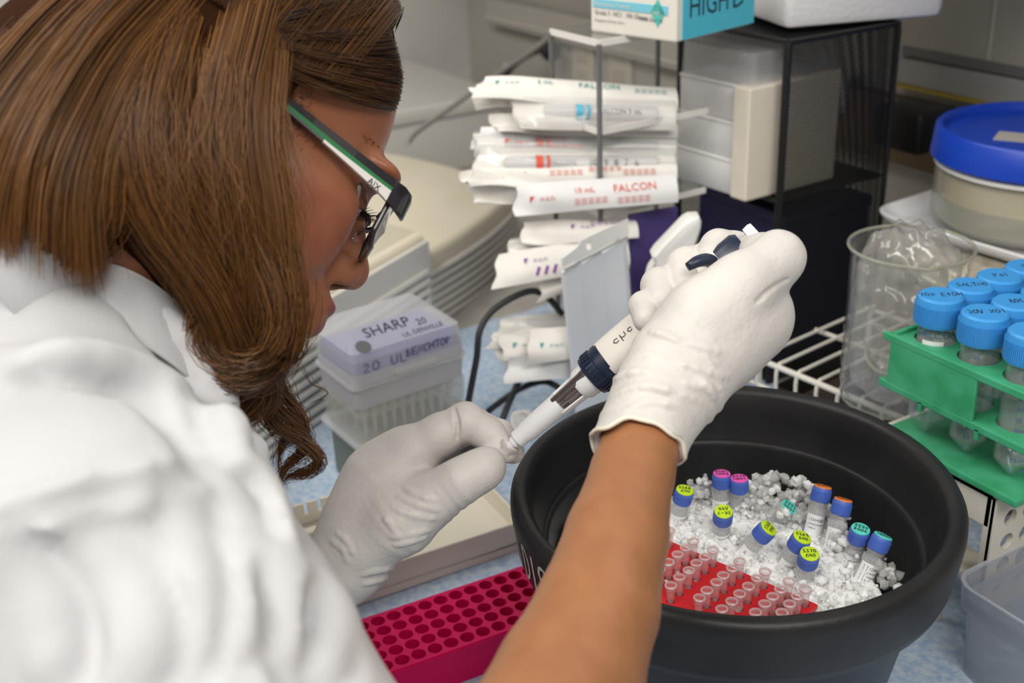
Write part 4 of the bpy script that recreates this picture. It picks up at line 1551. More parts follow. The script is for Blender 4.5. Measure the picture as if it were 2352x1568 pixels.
MB().lathe([(0, 0), (.020, 0), (.0225, .003), (.0225, .034), (.0238, .036), (.0215, .035), (.0210, .004), (0, .0025)], 40).build('vessel', M_glass, ib, smooth=True)
MB().lathe([(.0228, .0345), (.0243, .036), (.0228, .0372), (.0215, .036)], 40, closed=True).build('rim', M_glass_e, ib, smooth=True)

# ------------------------------------------------------------------ white tray with the jar
M_tray = mat('white_enamel', (.82, .82, .84), .3)
TZ = .185
t0, t1_ = Pz(1990, 492, TZ), Pz(2210, 558, TZ)
tdir = t1_ - t0
ta = math.degrees(math.atan2(tdir[1], tdir[0]))
wt = thing('white_tray', 'white enamel tray under the blue-lidded jar', 'tray', rotz((t0[0], t0[1], TZ), ta))
TW, TD = .36, .21
m_ = MB(Matrix.Translation((TW / 2, TD / 2, 0)))
loft(m_, [R3(rrect(TW / 2 - .012, TD / 2 - .012, .03, 8), -.010), R3(rrect(TW / 2 - .004, TD / 2 - .004, .035, 8), -.006), R3(rrect(TW / 2, TD / 2, .036, 8), 0), R3(rrect(TW / 2 + .001, TD / 2 + .001, .036, 8), .004),
          R3(rrect(TW / 2 - .002, TD / 2 - .002, .036, 8), .005), R3(rrect(TW / 2 - .006, TD / 2 - .006, .034, 8), .0), R3(rrect(TW / 2 - .016, TD / 2 - .016, .03, 8), -.007)])
m_.build('tray_dish', M_tray, wt, smooth=True)
for x, y in ((.03, .02), (TW - .03, .02), (.03, TD - .03), (TW - .03, TD - .03)):
    MB().lathe([(0, -TZ + .002), (.007, -TZ + .002), (.006, -.012), (0, -.012)], 16, Matrix.Translation((x, y, 0))).build('tray_leg', M_glass_e, wt, smooth=True)
M_foil = mat('bubble_foil', (.62, .55, .42), .22, metal=.6, bump=1.0, bscale=120, noise=(.85, .80, .70), nscale=90)
Ff = Field((-.02, -.03, -.06), (.30, .12, .03), .003)
Ff.ell((.14, .035, -.028), (.13, .045, .026), k=.01)
Ff.disp(lambda x, y, z: .006 * fbm(x, y, z, 9, 260, 2))
V, Q = Ff.mesh()
V[:, 2] = np.minimum(V[:, 2], -.0115)
mw = rotz((t0[0], t0[1], TZ), ta)
fb_ = np_mesh('foil_pouch', V + np.array([.055, -.045, 0]), Q, M_foil)
fb_.matrix_world = mw
tag(fb_, 'crinkled gold-silver foil pouch tucked under the white tray', 'pouch')
M_lidb = mat('lid_blue', (.008, .055, .48), .35)
M_jar = clear('jar_plastic', (.85, .84, .78), .14, .10, .8, .3)
M_agar = mat('tan_jelly', (.52, .45, .28), .5, noise=(.60, .54, .38), nscale=9)
M_agar2 = mat('grey_jelly', (.33, .33, .27), .5)
jc = Pz(2372, 500, TZ)
JR = .104
jr = thing('lidded_jar', 'wide clear jar of tan jelly with a blue screw lid', 'jar', Matrix.Translation((jc[0], jc[1], TZ - .0065)) @ Matrix.Diagonal((1, 1, .86, 1)))
MB().lathe([(0, 0), (JR - .012, 0), (JR - .004, .004), (JR - .001, .012), (JR - .001, .098), (JR - .004, .098), (JR - .004, .012), (JR - .012, .004), (0, .003)], 72).build('jar_body', M_jar, jr, smooth=True)
MB().lathe([(0, .0045), (JR - .014, .0045), (JR - .0062, .012), (JR - .0062, .040), (0, .040)], 64).build('grey_layer', M_agar2, jr, smooth=True)
MB().lathe([(0, .0402), (JR - .0062, .0402), (JR - .0062, .074), (0, .074)], 64).build('tan_layer', M_agar, jr, smooth=True)
MB().lathe([(JR - .0005, .076), (JR + .001, .077), (JR + .001, .082), (JR - .0005, .083)], 64, closed=True).build('neck_ring', M_white, jr, smooth=True)
MB().lathe([(JR - .003, .0845), (JR + .004, .0845), (JR + .006, .087), (JR + .003, .120), (JR + .001, .1225), (JR - .003, .1225), (JR - .005, .120), (JR - .006, .112), (0, .112)], 80).build('screw_lid', M_lidb, jr, smooth=True)
MB().box((-.005, -.03, .1124), (.05, .035, .0006), Matrix.Rotation(.5, 4, 'Z')).build('lid_label', mat('old_label', (.45, .42, .38), .6), jr)
# ------------------------------------------------------------------ black ice bucket
M_rub = mat('black_rubber', (.012, .012, .013), .42, spec=.4, noise=(.018, .018, .019), nscale=25, bump=.12, bscale=150)
M_rubb = mat('black_rubber_body', (.018, .021, .026), .38, spec=.4, bump=.08, bscale=90)
M_chalk = mat('chalk_marker', (.55, .53, .46), .8, noise=(.35, .34, .30), nscale=300)
BC = np.array([-.4949, .4417, .0015])
bu = thing('ice_bucket', 'black round ice bucket filled with crushed ice', 'bucket', BC)
MB().lathe([(0, 0), (.094, 0), (.100, .004), (.1265, .143), (.130, .144)], 128).build('bucket_body', M_rubb, bu, smooth='all')
lipp = [(.1255, .1405), (.136, .1405), (.1408, .1435), (.1430, .150), (.1452, .166), (.1468, .179), (.1465, .1845), (.1445, .1882), (.1408, .1898), (.1370, .1888), (.1340, .1850), (.1305, .170), (.1280, .158), (.1250, .1510)]
MB().lathe(lipp, 128).build('rim', M_rub, bu, smooth='all')
MB().lathe([(.1252, .1512), (.1238, .1512), (.1222, .1500), (.1212, .1470), (.1190, .135), (.0950, .012), (0, .010)], 128).build('liner', M_rub, bu, smooth='all')
# chalk lettering round the lip
ck_ = MB()


def lipfn(u, v):
    a = math.radians(262.0) + u / .145
    z = .1655 + v
    r = .1455 + (z - .166) * .115
    return (r * math.cos(a), r * math.sin(a), z)


def _chalk(lines, x0, w=.013):
    strokes(ck_, [[(x0 + p[0] * w, (p[1] - .5) * .027) for p in l] for l in lines], lipfn, .0026)


def arc(cx, cy, rx, ry, a0, a1, n=10):
    return [(cx + rx * math.cos(math.radians(a0 + (a1 - a0) * k / n)), cy + ry * math.sin(math.radians(a0 + (a1 - a0) * k / n))) for k in range(n + 1)]


_chalk([[(-.1, 1.1), (.25, .0)], [(.55, 1.05), (.8, 0)]], -.032)
_chalk([[(.1, .95), (.12, .05)], arc(.12, .5, .62, .46, 90, -90)], -.013)
_chalk([[(.35, .98), (.4, .0)]], -.001)
_chalk([arc(.5, .74, .38, .22, 20, 270) + arc(.5, .28, .4, .24, 90, -160)], .011)
ck_.build('chalk_lettering', M_chalk, bu, fix=False)

# ------------------------------------------------------------------ crushed ice
M_ice = bpy.data.materials.new('crushed_ice')
M_ice.use_nodes = True
b = M_ice.node_tree.nodes['Principled BSDF']
b.inputs['Base Color'].default_value = (.93, .94, .93, 1)
b.inputs['Roughness'].default_value = .16
b.inputs['Subsurface Weight'].default_value = .8
b.inputs['Subsurface Scale'].default_value = .006
b.inputs['Subsurface Radius'].default_value = (1, 1, 1)
b.inputs['Transmission Weight'].default_value = .0
b.inputs['IOR'].default_value = 1.31
M_icec = clear('clear_ice', (.95, .96, .95), .52, .05, 1.0, .5, ior=1.5)
IC = BC[:2] + np.array([.004, -.02])
bnd = []
for px in ((1500, 1150), (1590, 1122), (1680, 1118), (1765, 1108), (1840, 1120), (1905, 1178), (1960, 1220), (2010, 1280), (2048, 1322), (2060, 1350)):
    q = Pz(px[0], px[1], .130)[:2] - IC
    bnd.append((math.atan2(q[1], q[0]), min(math.hypot(*q), .112)))
bnd.sort()
ba, brr = [x[0] for x in bnd], [x[1] for x in bnd]
print('ice boundary', [(round(math.degrees(a)), round(r, 3)) for a, r in bnd])


def ice_h(x, y):
    dx, dy = x - IC[0], y - IC[1]
    a, r = np.arctan2(dy, dx), np.hypot(dx, dy)
    R_ = np.interp(a, [-math.pi] + [ba[0] - .5] + ba + [ba[-1] + .5, math.pi], [.14] + [.14] + brr + [.14, .14])
    t = np.clip((r - R_ + .008) / .016, 0, 1)
    base = .1335 + .004 * fbm(x, y, 0 * x, 21, 70, 3) + .0035 * np.abs(fbm(x, y, 0 * x, 22, 260, 2)) - .0015
    return base - .050 * t * t * (3 - 2 * t)


n_ = 190
xs = np.linspace(-.117, .117, n_)
gx, gy = np.meshgrid(xs, xs, indexing='ij')
gz_ = ice_h(gx + BC[0], gy + BC[1])
jx, jy = RNG.normal(0, .0003, gx.shape), RNG.normal(0, .0003, gx.shape)
gz_ = gz_ + RNG.normal(0, .0005, gx.shape)
inside = np.hypot(gx, gy) < .1165
idx = -np.ones(gx.shape, int)
idx[inside] = np.arange(inside.sum())
V = np.stack([(gx + jx)[inside], (gy + jy)[inside], gz_[inside]], 1)
qd = np.stack([idx[:-1, :-1], idx[1:, :-1], idx[1:, 1:], idx[:-1, 1:]], -1).reshape(-1, 4)
qd = qd[(qd >= 0).all(1)]
ice = np_mesh('crushed_ice', V, qd, M_ice, smooth=False)
ice.location = (BC[0], BC[1], 0)
tag(ice, 'crushed white ice heaped in the black bucket', 'ice', kind='stuff')
# loose grains and lumps over the heap
gr, grc = MB(), MB()
ico = bmesh.new()
bmesh.ops.create_icosphere(ico, subdivisions=1, radius=1)
iv = [np.array(v.co) for v in ico.verts]
if_ = [tuple(v.index for v in f.verts) for f in ico.faces]
ico.free()


def grain(mb, c, r, rg):
    s = rg.uniform(.6, 1.3, 3)
    q = np.array([v * s * r * (1 + rg.uniform(-.28, .28)) for v in iv])
    mb.add([tuple(p + c) for p in q], if_)


for k in range(3600):
    a, r = RNG.uniform(0, 6.283), .115 * math.sqrt(RNG.uniform())
    x, y = r * math.cos(a), r * math.sin(a)
    z = float(ice_h(np.array(x + BC[0]), np.array(y + BC[1])))
    if z < .11:
        continue
    rad = RNG.uniform(.0007, .0022) if RNG.uniform() < .93 else RNG.uniform(.0022, .0042)
    grain(gr if RNG.uniform() < .75 else grc, np.array([x, y, z + rad * .25]), rad, RNG)
for px, zz, cnt in (((1762, 1118), .142, 70), ((1750, 1140), .138, 60), ((1835, 1128), .141, 60), ((1860, 1150), .138, 60), ((1612, 1135), .137, 40), ((1632, 1128), .140, 25), ((1720, 1160), .137, 50), ((1900, 1190), .137, 40), ((2030, 1325), .134, 40), ((1940, 1260), .138, 40), ((1800, 1190), .138, 40)):
    c = Pz(px[0], px[1], zz) - np.array([BC[0], BC[1], 0])
    for k in range(cnt):
        o = RNG.normal(0, 1, 3) * np.array([.005, .005, .004])
        grain(grc if RNG.uniform() < .6 else gr, c + o + np.array([0, 0, .002]), RNG.uniform(.0012, .0042), RNG)
g1 = gr.build('ice_grains', M_ice, ice, fix=False)
g2 = grc.build('clear_ice_lumps', M_icec, ice, fix=False)
g1['kind'] = 'stuff'
g2['kind'] = 'stuff'

# ------------------------------------------------------------------ cryogenic vials
M_vial = clear('vial_plastic', (.95, .96, .97), .26, .16, .6, .45)
M_vliq = clear('vial_frost', (.95, .95, .96), .42, .3, .4, .5)
M_vcap = mat('vial_cap_blue', (.085, .17, .60), .4)
M_vcapw = clear('vial_cap_milky', (.85, .87, .86), .6, .3, .5, .3)
M_disc = {'green': mat('disc_green', (.56, .80, .015), .5), 'pink': mat('disc_pink', (.83, .11, .50), .5), 'teal': mat('disc_teal', (.10, .66, .55), .5), 'orange': mat('disc_orange', (.90, .25, .05), .5)}
M_vlab = mat('vial_label', (.86, .86, .87), .55)
zup = np.array([0, 0, 1.0])
fwh = np.array([fw[0], fw[1], 0]) / math.hypot(fw[0], fw[1])
VL = .047
cam_side = -fwh


def make_vial(px, zt, a, b, colr, hand, label, lab=None, lab_u=0.0, spin=0.0):
    top = Pz(px[0], px[1], zt)
    ax = zup + RV * a - fwh * b
    ax = ax / np.linalg.norm(ax)
    org_ = top - ax * VL
    xr = RV - ax * (RV @ ax)
    t = thing('cryovial', label, 'vial', frame(org_, xr, ax), 'cryovials standing in the crushed ice')
    # local x = screen right, local -y = towards the viewer
    MB().lathe([(0, 0), (.0048, 0), (.0060, .003), (.0061, .031), (.0056, .0322), (.0056, .034), (.0063, .0345), (.0063, .0362), (.0050, .0365), (.0050, .0335), (.0053, .030), (.0052, .004), (0, .002)], 28).build('tube_body', M_vial, t, smooth=True)
    MB().lathe([(0, .003), (.0050, .004), (.0050, .0255), (0, .0255)], 20).build('contents', M_vliq, t, smooth=True)
    rb = MB()
    for k in range(20):
        an = 2 * math.pi * k / 20
        rb.box((.0062 * math.cos(an), .0062 * math.sin(an), .0298), (.0006, .0007, .0045), Matrix.Rotation(an, 4, 'Z'))
    rb.build('tube_ribs', M_vial, t)
    cp = MB()
    cp.lathe([(.0052, .0366), (.0064, .0366), (.0066, .0372), (.0066, .0455), (.0062, .0465), (.0055, .0468), (0, .0468)], 36)
    for k in range(44):
        an = 2 * math.pi * k / 44
        cp.box((.0066 * math.cos(an), .0066 * math.sin(an), .0408), (.0005, .0005, .0068), Matrix.Rotation(an, 4, 'Z'))
    cp.build('screw_cap', M_vcapw if colr == 'tealw' else M_vcap, t, smooth=True)
    dm = M_disc['teal' if colr == 'tealw' else colr]
    dc = MB().lathe([(0, .0475), (.0056, .0475), (.0061, .0472), (.0062, .0466), (0, .0466)], 32).build('cap_disc', dm, t, smooth=True)
    h = MB()
    ca, sa_ = math.cos(spin), math.sin(spin)

    def fn(u, v, dy=0.0):
        v = v + dy
        return (u * ca - v * sa_, u * sa_ + v * ca, .0477)
    for i, s in enumerate(hand):
        handwrite(h, s, lambda u, v, dy=(.0019 if i == 0 else -.0019): fn(u, v, dy), .0025, .00055, gap=.25, asp=.75)
    h.build('handwriting', M_ink, dc)
    if lab is not None:
        R_ = .00625
        vs, fs = [], []
        for k in range(25):
            an = math.radians(-170 + 200 * k / 24)
            for z in (.011, .0275):
                vs.append((R_ * math.cos(an), R_ * math.sin(an), z))
        fs = [(2 * k, 2 * k + 2, 2 * k + 3, 2 * k + 1) for k in range(24)]
        lo = MB().add(vs, fs).build('paper_label', M_vlab, t)
        p = MB()

        def cy(u, v):
            an = math.radians(-90) + (u + lab_u) / R_
            return (R_ * 1.012 * math.cos(an), R_ * 1.012 * math.sin(an), v + .0085)
        for (u, v, sz, s) in lab:
            if s == '|':
                y = v
                xx = u
                rg = random.Random(int(abs(u) * 1e5) + len(label))
                zc = 0
                while zc < .0115:
                    w = rg.choice([.00025, .00025, .0005, .0007])
                    p.add([cy(xx, y + zc), cy(xx + .0028, y + zc), cy(xx + .0028, y + zc + w), cy(xx, y + zc + w)], [(0, 1, 2, 3)])
                    zc += w + rg.choice([.0003, .0004, .0006])
            elif s == '~':
                strokes(p, [[(u + .0004 * k, v + .0006 * math.sin(k * .9)) for k in range(10)]], cy, .0002)
                strokes(p, [[(u + .0004 * k, v - .0006 * math.sin(k * .9)) for k in range(10)]], cy, .0002)
            else:
                text_on(p, s, lambda uu, vv, u=u, v=v: cy(u + uu, v + vv), sz)
        p.build('label_print', M_ink, lo, fix=False)
    return t


BARC = [(-.0045, .0055, 0, '|'), (-.0008, .0150, .0028, '12504'), (-.0008, .0122, .0022, 'J.WEISSMAN'), (-.0008, .0095, .0020, '1766541'), (-.0008, .0065, .0026, '5352')]
NUMB = [(-.0055, .0145, .0028, '12504287 6'), (-.0055, .0115, .0022, 'J.WEISSMAN'), (-.0055, .009, .0018, '1768541'), (.0018, .0150, 0, '~')]
IDT = [(-.0048, .013, .0035, 'IDT'), (-.004, .009, .0016, 'Iowa, IA 52241'), (.0014, .0055, 0, '|')]
make_vial((1573, 1125), .158, .18, .10, 'green', ('5366', 'D40'), 'lime-topped cryovial beside the bare forearm', BARC, .001)
make_vial((1658, 1087), .161, .02, -.06, 'pink', ('5361', 'M005'), 'pink-topped cryovial, taller of the two at the back of the ice', NUMB, .0)
make_vial((1698, 1098), .159, .0, -.03, 'pink', ('5372', 'M001'), 'pink-topped cryovial, lower of the two at the back of the ice', None)
make_vial((1662, 1174), .156, .0, .30, 'green', ('5R-7', 'D40'), 'lime-topped cryovial standing just above the red tube rack', NUMB, .0, spin=math.pi)
make_vial((1766, 1212), .1515, .62, .22, 'green', ('5368', 'D40'), 'lime-topped cryovial leaning far over in the middle of the ice', [(-.003, .014, .0035, 'IL')], -.002, spin=1.0)
make_vial((1813, 1164), .1475, .55, .35, 'tealw', ('53T1', '0001'), 'milky-capped cryovial with teal disc half buried in ice', None, spin=-.5)
make_vial((1890, 1117), .164, .26, -.34, 'orange', ('5351', '0001'), 'blue-capped cryovial with orange edge showing a white number label', NUMB, -.001)
make_vial((1937, 1147), .164, .28, -.36, 'orange', ('5352', '0001'), 'blue-capped cryovial with orange edge and a barcode label', BARC, -.001)
make_vial((1843, 1233), .1555, .33, .18, 'green', ('5369', 'D40'), 'lime-topped cryovial marked 5369', NUMB, .0015)
make_vial((1860, 1271), .1535, .06, .24, 'green', ('5370', 'D40'), 'lime-topped cryovial marked 5370, nearest the bucket front', None)
make_vial((1977, 1214), .160, .12, .12, 'teal', ('4008', '5555'), 'teal-topped cryovial with a white IDT label', IDT, .0, spin=2.7)
make_vial((2029, 1230), .160, .45, -.24, 'teal', ('5356', '0002'), 'teal-topped cryovial leaning against the bucket wall with a barcode', BARC, -.001)

# ------------------------------------------------------------------ red rack of small tubes sunk in the ice
M_redr = mat('rack_red', (.62, .006, .014), .4)
M_pcr = clear('thin_tube_plastic', (.97, .90, .90), .16, .08, .9, .5)
RZ = .1400
ra, rb_ = Pz(1548, 1246, RZ), Pz(1827, 1366, RZ)
ed = rb_ - ra
ed /= np.linalg.norm(ed)
inw = np.array([ed[1], -ed[0], 0])          # away from the back edge, towards the bucket front
fwd_l = .086
rr_ = thing('red_tube_rack', 'red plastic tube rack sunk in the ice against the front of the bucket', 'rack', frame((ra[0], ra[1], RZ), ed, (0, 0, 1)))
wd_ = np.linalg.norm(rb_ - ra)
PT = .0098
fx_ = [((Pz(x, y, RZ + .0115) - ra) @ ed, (Pz(x, y, RZ + .0115) - ra) @ inw) for x, y in ((1537, 1222), (1584, 1254), (1631, 1271), (1694, 1297), (1747, 1322), (1807, 1343), (1846, 1360))]
hl = [(c[0], -.0055 - PT * j) for c in fx_ for j in range(7)]
holed_plate(fx_[0][0] - .006, fx_[-1][0] + .006, -.0700, .0, hl, .0027, 0, .003, 12).build('top_plate', M_redr, rr_, smooth=True, fix=False)
MB().box(((fx_[0][0] + fx_[-1][0]) / 2, -.0348, -.013), (fx_[-1][0] - fx_[0][0] + .011, .069, .018), bev=.001).build('rack_body', M_redr, rr_)


def pcr():
    t = thing('small_tube', 'tiny open clear tube', 'tube', (0, 0, 0), 'tiny clear tubes in the red rack')
    MB().lathe([(.0004, -.006), (.0016, -.0055), (.0026, .003), (.0027, .0085), (.0035, .0088), (.0037, .0092), (.0037, .0125), (.0033, .0127), (.0030, .0105), (.0024, .0085), (.0022, .004), (.0012, -.004), (0, -.0045)], 18).build('tube_body', M_pcr, t, smooth=True)
    MB().lathe([(.0030, .0118), (.0038, .0118), (.0041, .0123), (.0041, .0129), (.0036, .0134), (.0029, .0133)], 20, closed=True).build('tube_rim', clear('thin_tube_rim', (.95, .80, .80), .45, .1, .8, .4), t, smooth=True)
    MB().lathe([(0, .0088), (.0023, .0090), (.0024, .0098), (0, .0095)], 12).build('drop', M_pcr, t, smooth=True)
    return t


pro = pcr()
cnt = 0
for ci, (x, yy) in enumerate(fx_):
    for j in range(6):
        wx = np.array(frame((ra[0], ra[1], RZ), ed, (0, 0, 1)) @ Vector((x, -.0055 - PT * j, 0)))
        if np.hypot(wx[0] - BC[0], wx[1] - BC[1]) > .118:
            continue
        t = pro if cnt == 0 else copy_tree(pro)
        cnt += 1
        t.matrix_world = frame((wx[0], wx[1], RZ), (1, random.uniform(-1, 1), 0), (random.uniform(-.05, .05), random.uniform(-.05, .05), 1))
        t['label'] = '%s tiny clear tube from the ice in the %s row of the red rack' % (('first', 'second', 'third', 'fourth', 'fifth', 'sixth')[j], ('arm-side', 'second', 'third', 'fourth', 'fifth', 'sixth', 'farthest')[ci])
# ------------------------------------------------------------------ magenta rack
M_mag = mat('rack_magenta', (.66, .002, .10), .42, spec=.25, sub=.0)
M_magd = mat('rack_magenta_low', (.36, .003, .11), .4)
mz = .034
c00 = Pz(1182.6, 1320.5, mz)           # last hole of the back row towards the bucket
c01 = Pz(976.4, 1389.4, mz)            # seven holes... back row, away from the bucket
rv_ = (c01 - c00) / 6.0
c10 = Pz(1200.0, 1340.0, mz)
pit = np.linalg.norm(rv_)
dv = rv_ / pit
cvx = np.array([dv[1], -dv[0], 0])
if cvx @ np.array([1, 0, 0]) < 0:
    cvx = -cvx
mk = thing('magenta_rack', 'magenta plastic tube rack with rows of empty round holes', 'rack', frame((c00[0], c00[1], .0016), -dv, (0, 0, 1)))
# local x runs towards the bucket, local y: away from it to the back / front
ysign = 1 if np.array(frame((0, 0, 0), -dv, (0, 0, 1)).col[1][:3]) @ cvx > 0 else -1
hl = [(-pit * i, ysign * .0128 * j) for i in range(-2, 14) for j in range(5)]
ys_ = [h[1] for h in hl]
xs_ = [h[0] for h in hl]
pl_ = holed_plate(min(xs_) - .008, max(xs_) + .008, min(ys_) - .0085, max(ys_) + .0085, hl, .0056, mz - .0016, .0022, 20)
pl_.build('top_plate', M_mag, mk, smooth=True, fix=False)
sk = MB()
X0, X1, Y0, Y1 = min(xs_) - .008, max(xs_) + .008, min(ys_) - .0085, max(ys_) + .0085
for (a, b_) in (((X0, Y0), (X1, Y0)), ((X1, Y0), (X1, Y1)), ((X1, Y1), (X0, Y1)), ((X0, Y1), (X0, Y0))):
    cx, cy = (a[0] + b_[0]) / 2, (a[1] + b_[1]) / 2
    sk.box((cx, cy, (mz - .002) / 2), (abs(b_[0] - a[0]) + .002, abs(b_[1] - a[1]) + .002, mz - .003))
sk.build('side_walls', M_mag, mk)
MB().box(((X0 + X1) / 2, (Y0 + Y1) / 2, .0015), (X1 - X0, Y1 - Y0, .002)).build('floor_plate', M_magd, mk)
wl_ = MB()
for h in hl:
    wl_.lathe([(.0056, mz - .0036), (.0050, .006), (0, .0045)], 16, Matrix.Translation((h[0], h[1], 0)))
tag(wl_.build('tube_wells', M_mag, mk, smooth=True), kind='stuff')

# ------------------------------------------------------------------ cream casting tray with combs
M_cream = mat('tray_cream', (.78, .73, .62), .45)
M_creamf = mat('tray_front', (.62, .55, .52), .5)
tz = .030
q0, q1 = Pz(854, 1383, 0), Pz(1179, 1273, 0)
td = (q1 - q0) / np.linalg.norm(q1 - q0)
ty = thing('casting_tray', 'long cream plastic casting tray with slotted rails', 'tray', frame((q0[0], q0[1], .0016), td, (0, 0, 1)))
# local x towards the wall (right in view), local y away from the viewer
XL, XR, YD = -.20, np.linalg.norm(q1 - q0) + .012, .098
MB().box(((XL + XR) / 2, .0015, tz / 2), (XR - XL, .003, tz), bev=.001).build('front_wall', M_cream, ty)
MB().box(((XL + XR) / 2, YD / 2, .009), (XR - XL, YD, .003)).build('tray_floor', M_cream, ty)
MB().box((XR, YD / 2, tz / 2), (.003, YD, tz), bev=.001).build('end_wall', M_cream, ty)
MB().box((XL, YD / 2, tz / 2), (.003, YD, tz), bev=.001).build('end_wall', M_cream, ty)
MB().box(((XL + XR) / 2, YD, tz / 2), (XR - XL, .003, tz), bev=.001).build('back_wall', M_cream, ty)
MB().box((-.055, YD / 2 + .01, .016), (.003, YD - .024, .014)).build('divider', M_cream, ty)
# slotted inner rail: block with vertical slots
for k in range(22):
    MB().box((-.10 + .0073 * k, YD - .020, .022), (.0050, .006, .020), bev=.0008).build('rail_tooth', M_cream, ty)
MB().box((-.02, YD - .020, .0325), (.17, .009, .004), bev=.001).build('rail_cap', M_cream, ty)
MB().box((-.02, YD - .017, .020), (.17, .003, .024)).build('rail_web', M_cream, ty)
cm = []
for i, (x, n_t) in enumerate(((-.022, 6), (.055, 5))):
    co = thing('gel_comb', ('white toothed comb on the tray rail under the curl of hair', 'white toothed comb on the tray rail beside the left glove')[i], 'comb', frame(np.array(frame((q0[0], q0[1], .0016), td, (0, 0, 1)) @ Vector((x, YD - .006, .034))), td, (0, 0, 1)), 'toothed combs on the tray')
    MB().box((0, 0, .004), (n_t * .0125, .0028, .008), bev=.0006).build('comb_bar', M_cream, co)
    for k in range(n_t):
        MB().box(((k - (n_t - 1) / 2) * .0125, 0, .0135), (.0092, .0026, .012), bev=.0006).build('comb_tooth', M_cream, co)
# ------------------------------------------------------------------ the woman
M_skin = mat('brown_skin', (.38, .15, .07), .40, attr='Col', noise=(.90, .86, .84), nscale=55, bump=.10, bscale=420, sub=.10, subr=(1, .35, .2), spec=.45)
M_coat = mat('coat_cotton', (.53, .53, .545), .85, bump=.12, bscale=500, sheen=.15)
M_glove = mat('latex_glove', (.66, .63, .595), .48, noise=(.60, .575, .55), nscale=28, bump=.22, bscale=330, sub=.10, subr=(1, .8, .6))
M_glove_b = mat('latex_bead', (.80, .75, .62), .45)
pe = thing('person', 'woman in a white lab coat, latex gloves and glasses bent over the bench', 'person', (-.62, .0, 0))
POFF = np.array([-.62, 0, 0])
HB = np.array([[.217, -.935, -.28], [.733, -.033, .679], [-.644, -.353, .679]])     # columns: forward, left, up of the head
_u, _s, _vt = np.linalg.svd(HB)
HB = _u @ _vt
HO = np.array([-.638, .176, .440])


def hw_(p):
    return HO + np.asarray(p) @ HB.T


# ---- head
Fh = Field((-.125, -.095, -.175), (.135, .095, .145), .0015)
for sy in (-1, 1):
    pass
Fh.ell((-.018, 0, .038), (.097, .076, .090), k=.001)
Fh.ell((.026, 0, .042), (.056, .062, .056), k=.025)             # forehead
Fh.ell((.036, 0, -.028), (.054, .056, .078), k=.025)           # middle face
for s in (-1, 1):
    Fh.ell((.049, s * .034, -.026), (.033, .026, .030), k=.016)     # cheeks
    Fh.ell((.048, s * .045, -.010), (.030, .018, .014), k=.014)     # cheekbones
    Fh.cone((.005, s * .048, -.062), (.070, s * .010, -.104), .021, .020, .022)   # jaw
    Fh.ell((.082, s * .026, .022), (.016, .028, .008), k=.012)      # brow ridge
Fh.ell((.078, 0, -.100), (.019, .019, .016), k=.016)           # chin
Fh.ell((.083, 0, -.064), (.022, .028, .024), k=.015)           # mouth barrel
for s in (-1, 1):
    Fh.ell((.094, s * .032, .0005), (.014, .020, .013), k=.012, op='sub')   # eye sockets
# nose
Fh.cone((.084, 0, .012), (.1035, 0, -.0250), .0085, .0110, .010)
Fh.ell((.1030, 0, -.0290), (.0128, .0125, .0110), k=.007)
for s in (-1, 1):
    Fh.ell((.0955, s * .0135, -.0330), (.0120, .0078, .0090), k=.006)
Fh.ell((.0985, 0, -.0370), (.0100, .0050, .0060), k=.005)
for s in (-1, 1):
    Fh.ell((.0985, s * .0095, -.0400), (.0070, .0040, .0046), np.array([[.95, 0, -.31], [0, 1, 0], [.31, 0, .95]]), k=.002, op='sub')
# lips
Fh.ell((.0975, 0, -.0555), (.0095, .0200, .0058), k=.004)
Fh.ell((.0945, 0, -.0675), (.0105, .0175, .0074), k=.004)
Fh.cone((.110, -.022, -.0620), (.110, .022, -.0620), .0022, .0022, .004, op='sub')
Fh.cone((.0935, -.021, -.0620), (.1045, 0, -.0612), .0014, .0014, .003, op='sub')
Fh.cone((.0935, .021, -.0620), (.1045, 0, -.0612), .0014, .0014, .003, op='sub')
Fh.cone((.108, 0, -.040), (.106, 0, -.050), .003, .0035, .005, op='sub')
Fh.ell((.0955, 0, -.083), (.006, .014, .005), k=.01, op='sub')
# ears
for s in (-1, 1):
    Fh.ell((-.008, s * .076, .0), (.018, .007, .030), k=.006)
    Fh.ell((-.004, s * .083, .003), (.009, .005, .017), k=.004, op='sub')
# neck, running back and down out of the skull
Fh.cone((-.030, 0, -.045), (-.075, 0, -.150), .052, .046, .03)
Fh.cone((.0, 0, -.07), (-.045, 0, -.165), .045, .046, .03)
V, Q = Fh.mesh()
base = np.array([.34, .13, .065])
col = np.tile(base, (len(V), 1))


def blob(c, r, colr, amt):
    global col
    d = np.sqrt((((V - np.array(c)) / np.array(r)) ** 2).sum(1))
    w = (np.clip(1.25 - d, 0, .5) / .5 * amt)[:, None]
    col = col * (1 - w) + np.array(colr) * w


lipc = (.24, .040, .048)
blob((.102, 0, -.0565), (.013, .022, .0060), lipc, .9)
blob((.099, 0, -.0685), (.013, .019, .0078), (.28, .040, .056), .9)
blob((.055, -.045, -.028), (.035, .03, .026), (.36, .115, .066), .7)
blob((.055, .045, -.028), (.035, .03, .026), (.36, .115, .066), .7)
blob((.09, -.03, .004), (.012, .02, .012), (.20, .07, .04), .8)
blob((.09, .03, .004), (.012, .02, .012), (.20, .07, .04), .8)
blob((.0985, .0090, -.0395), (.0075, .005, .0048), (.06, .02, .012), .9)  # dark colour painted into the nostril hollows, standing for their shade
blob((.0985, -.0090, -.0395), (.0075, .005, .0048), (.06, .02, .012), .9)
headV, headQ, headC = hw_(V), Q, np.c_[col, np.ones(len(V))]


# ---- the rest of the body (torso and arms under the clothes, bare right forearm)
def J(x, y, d):
    return P(x, y, d)


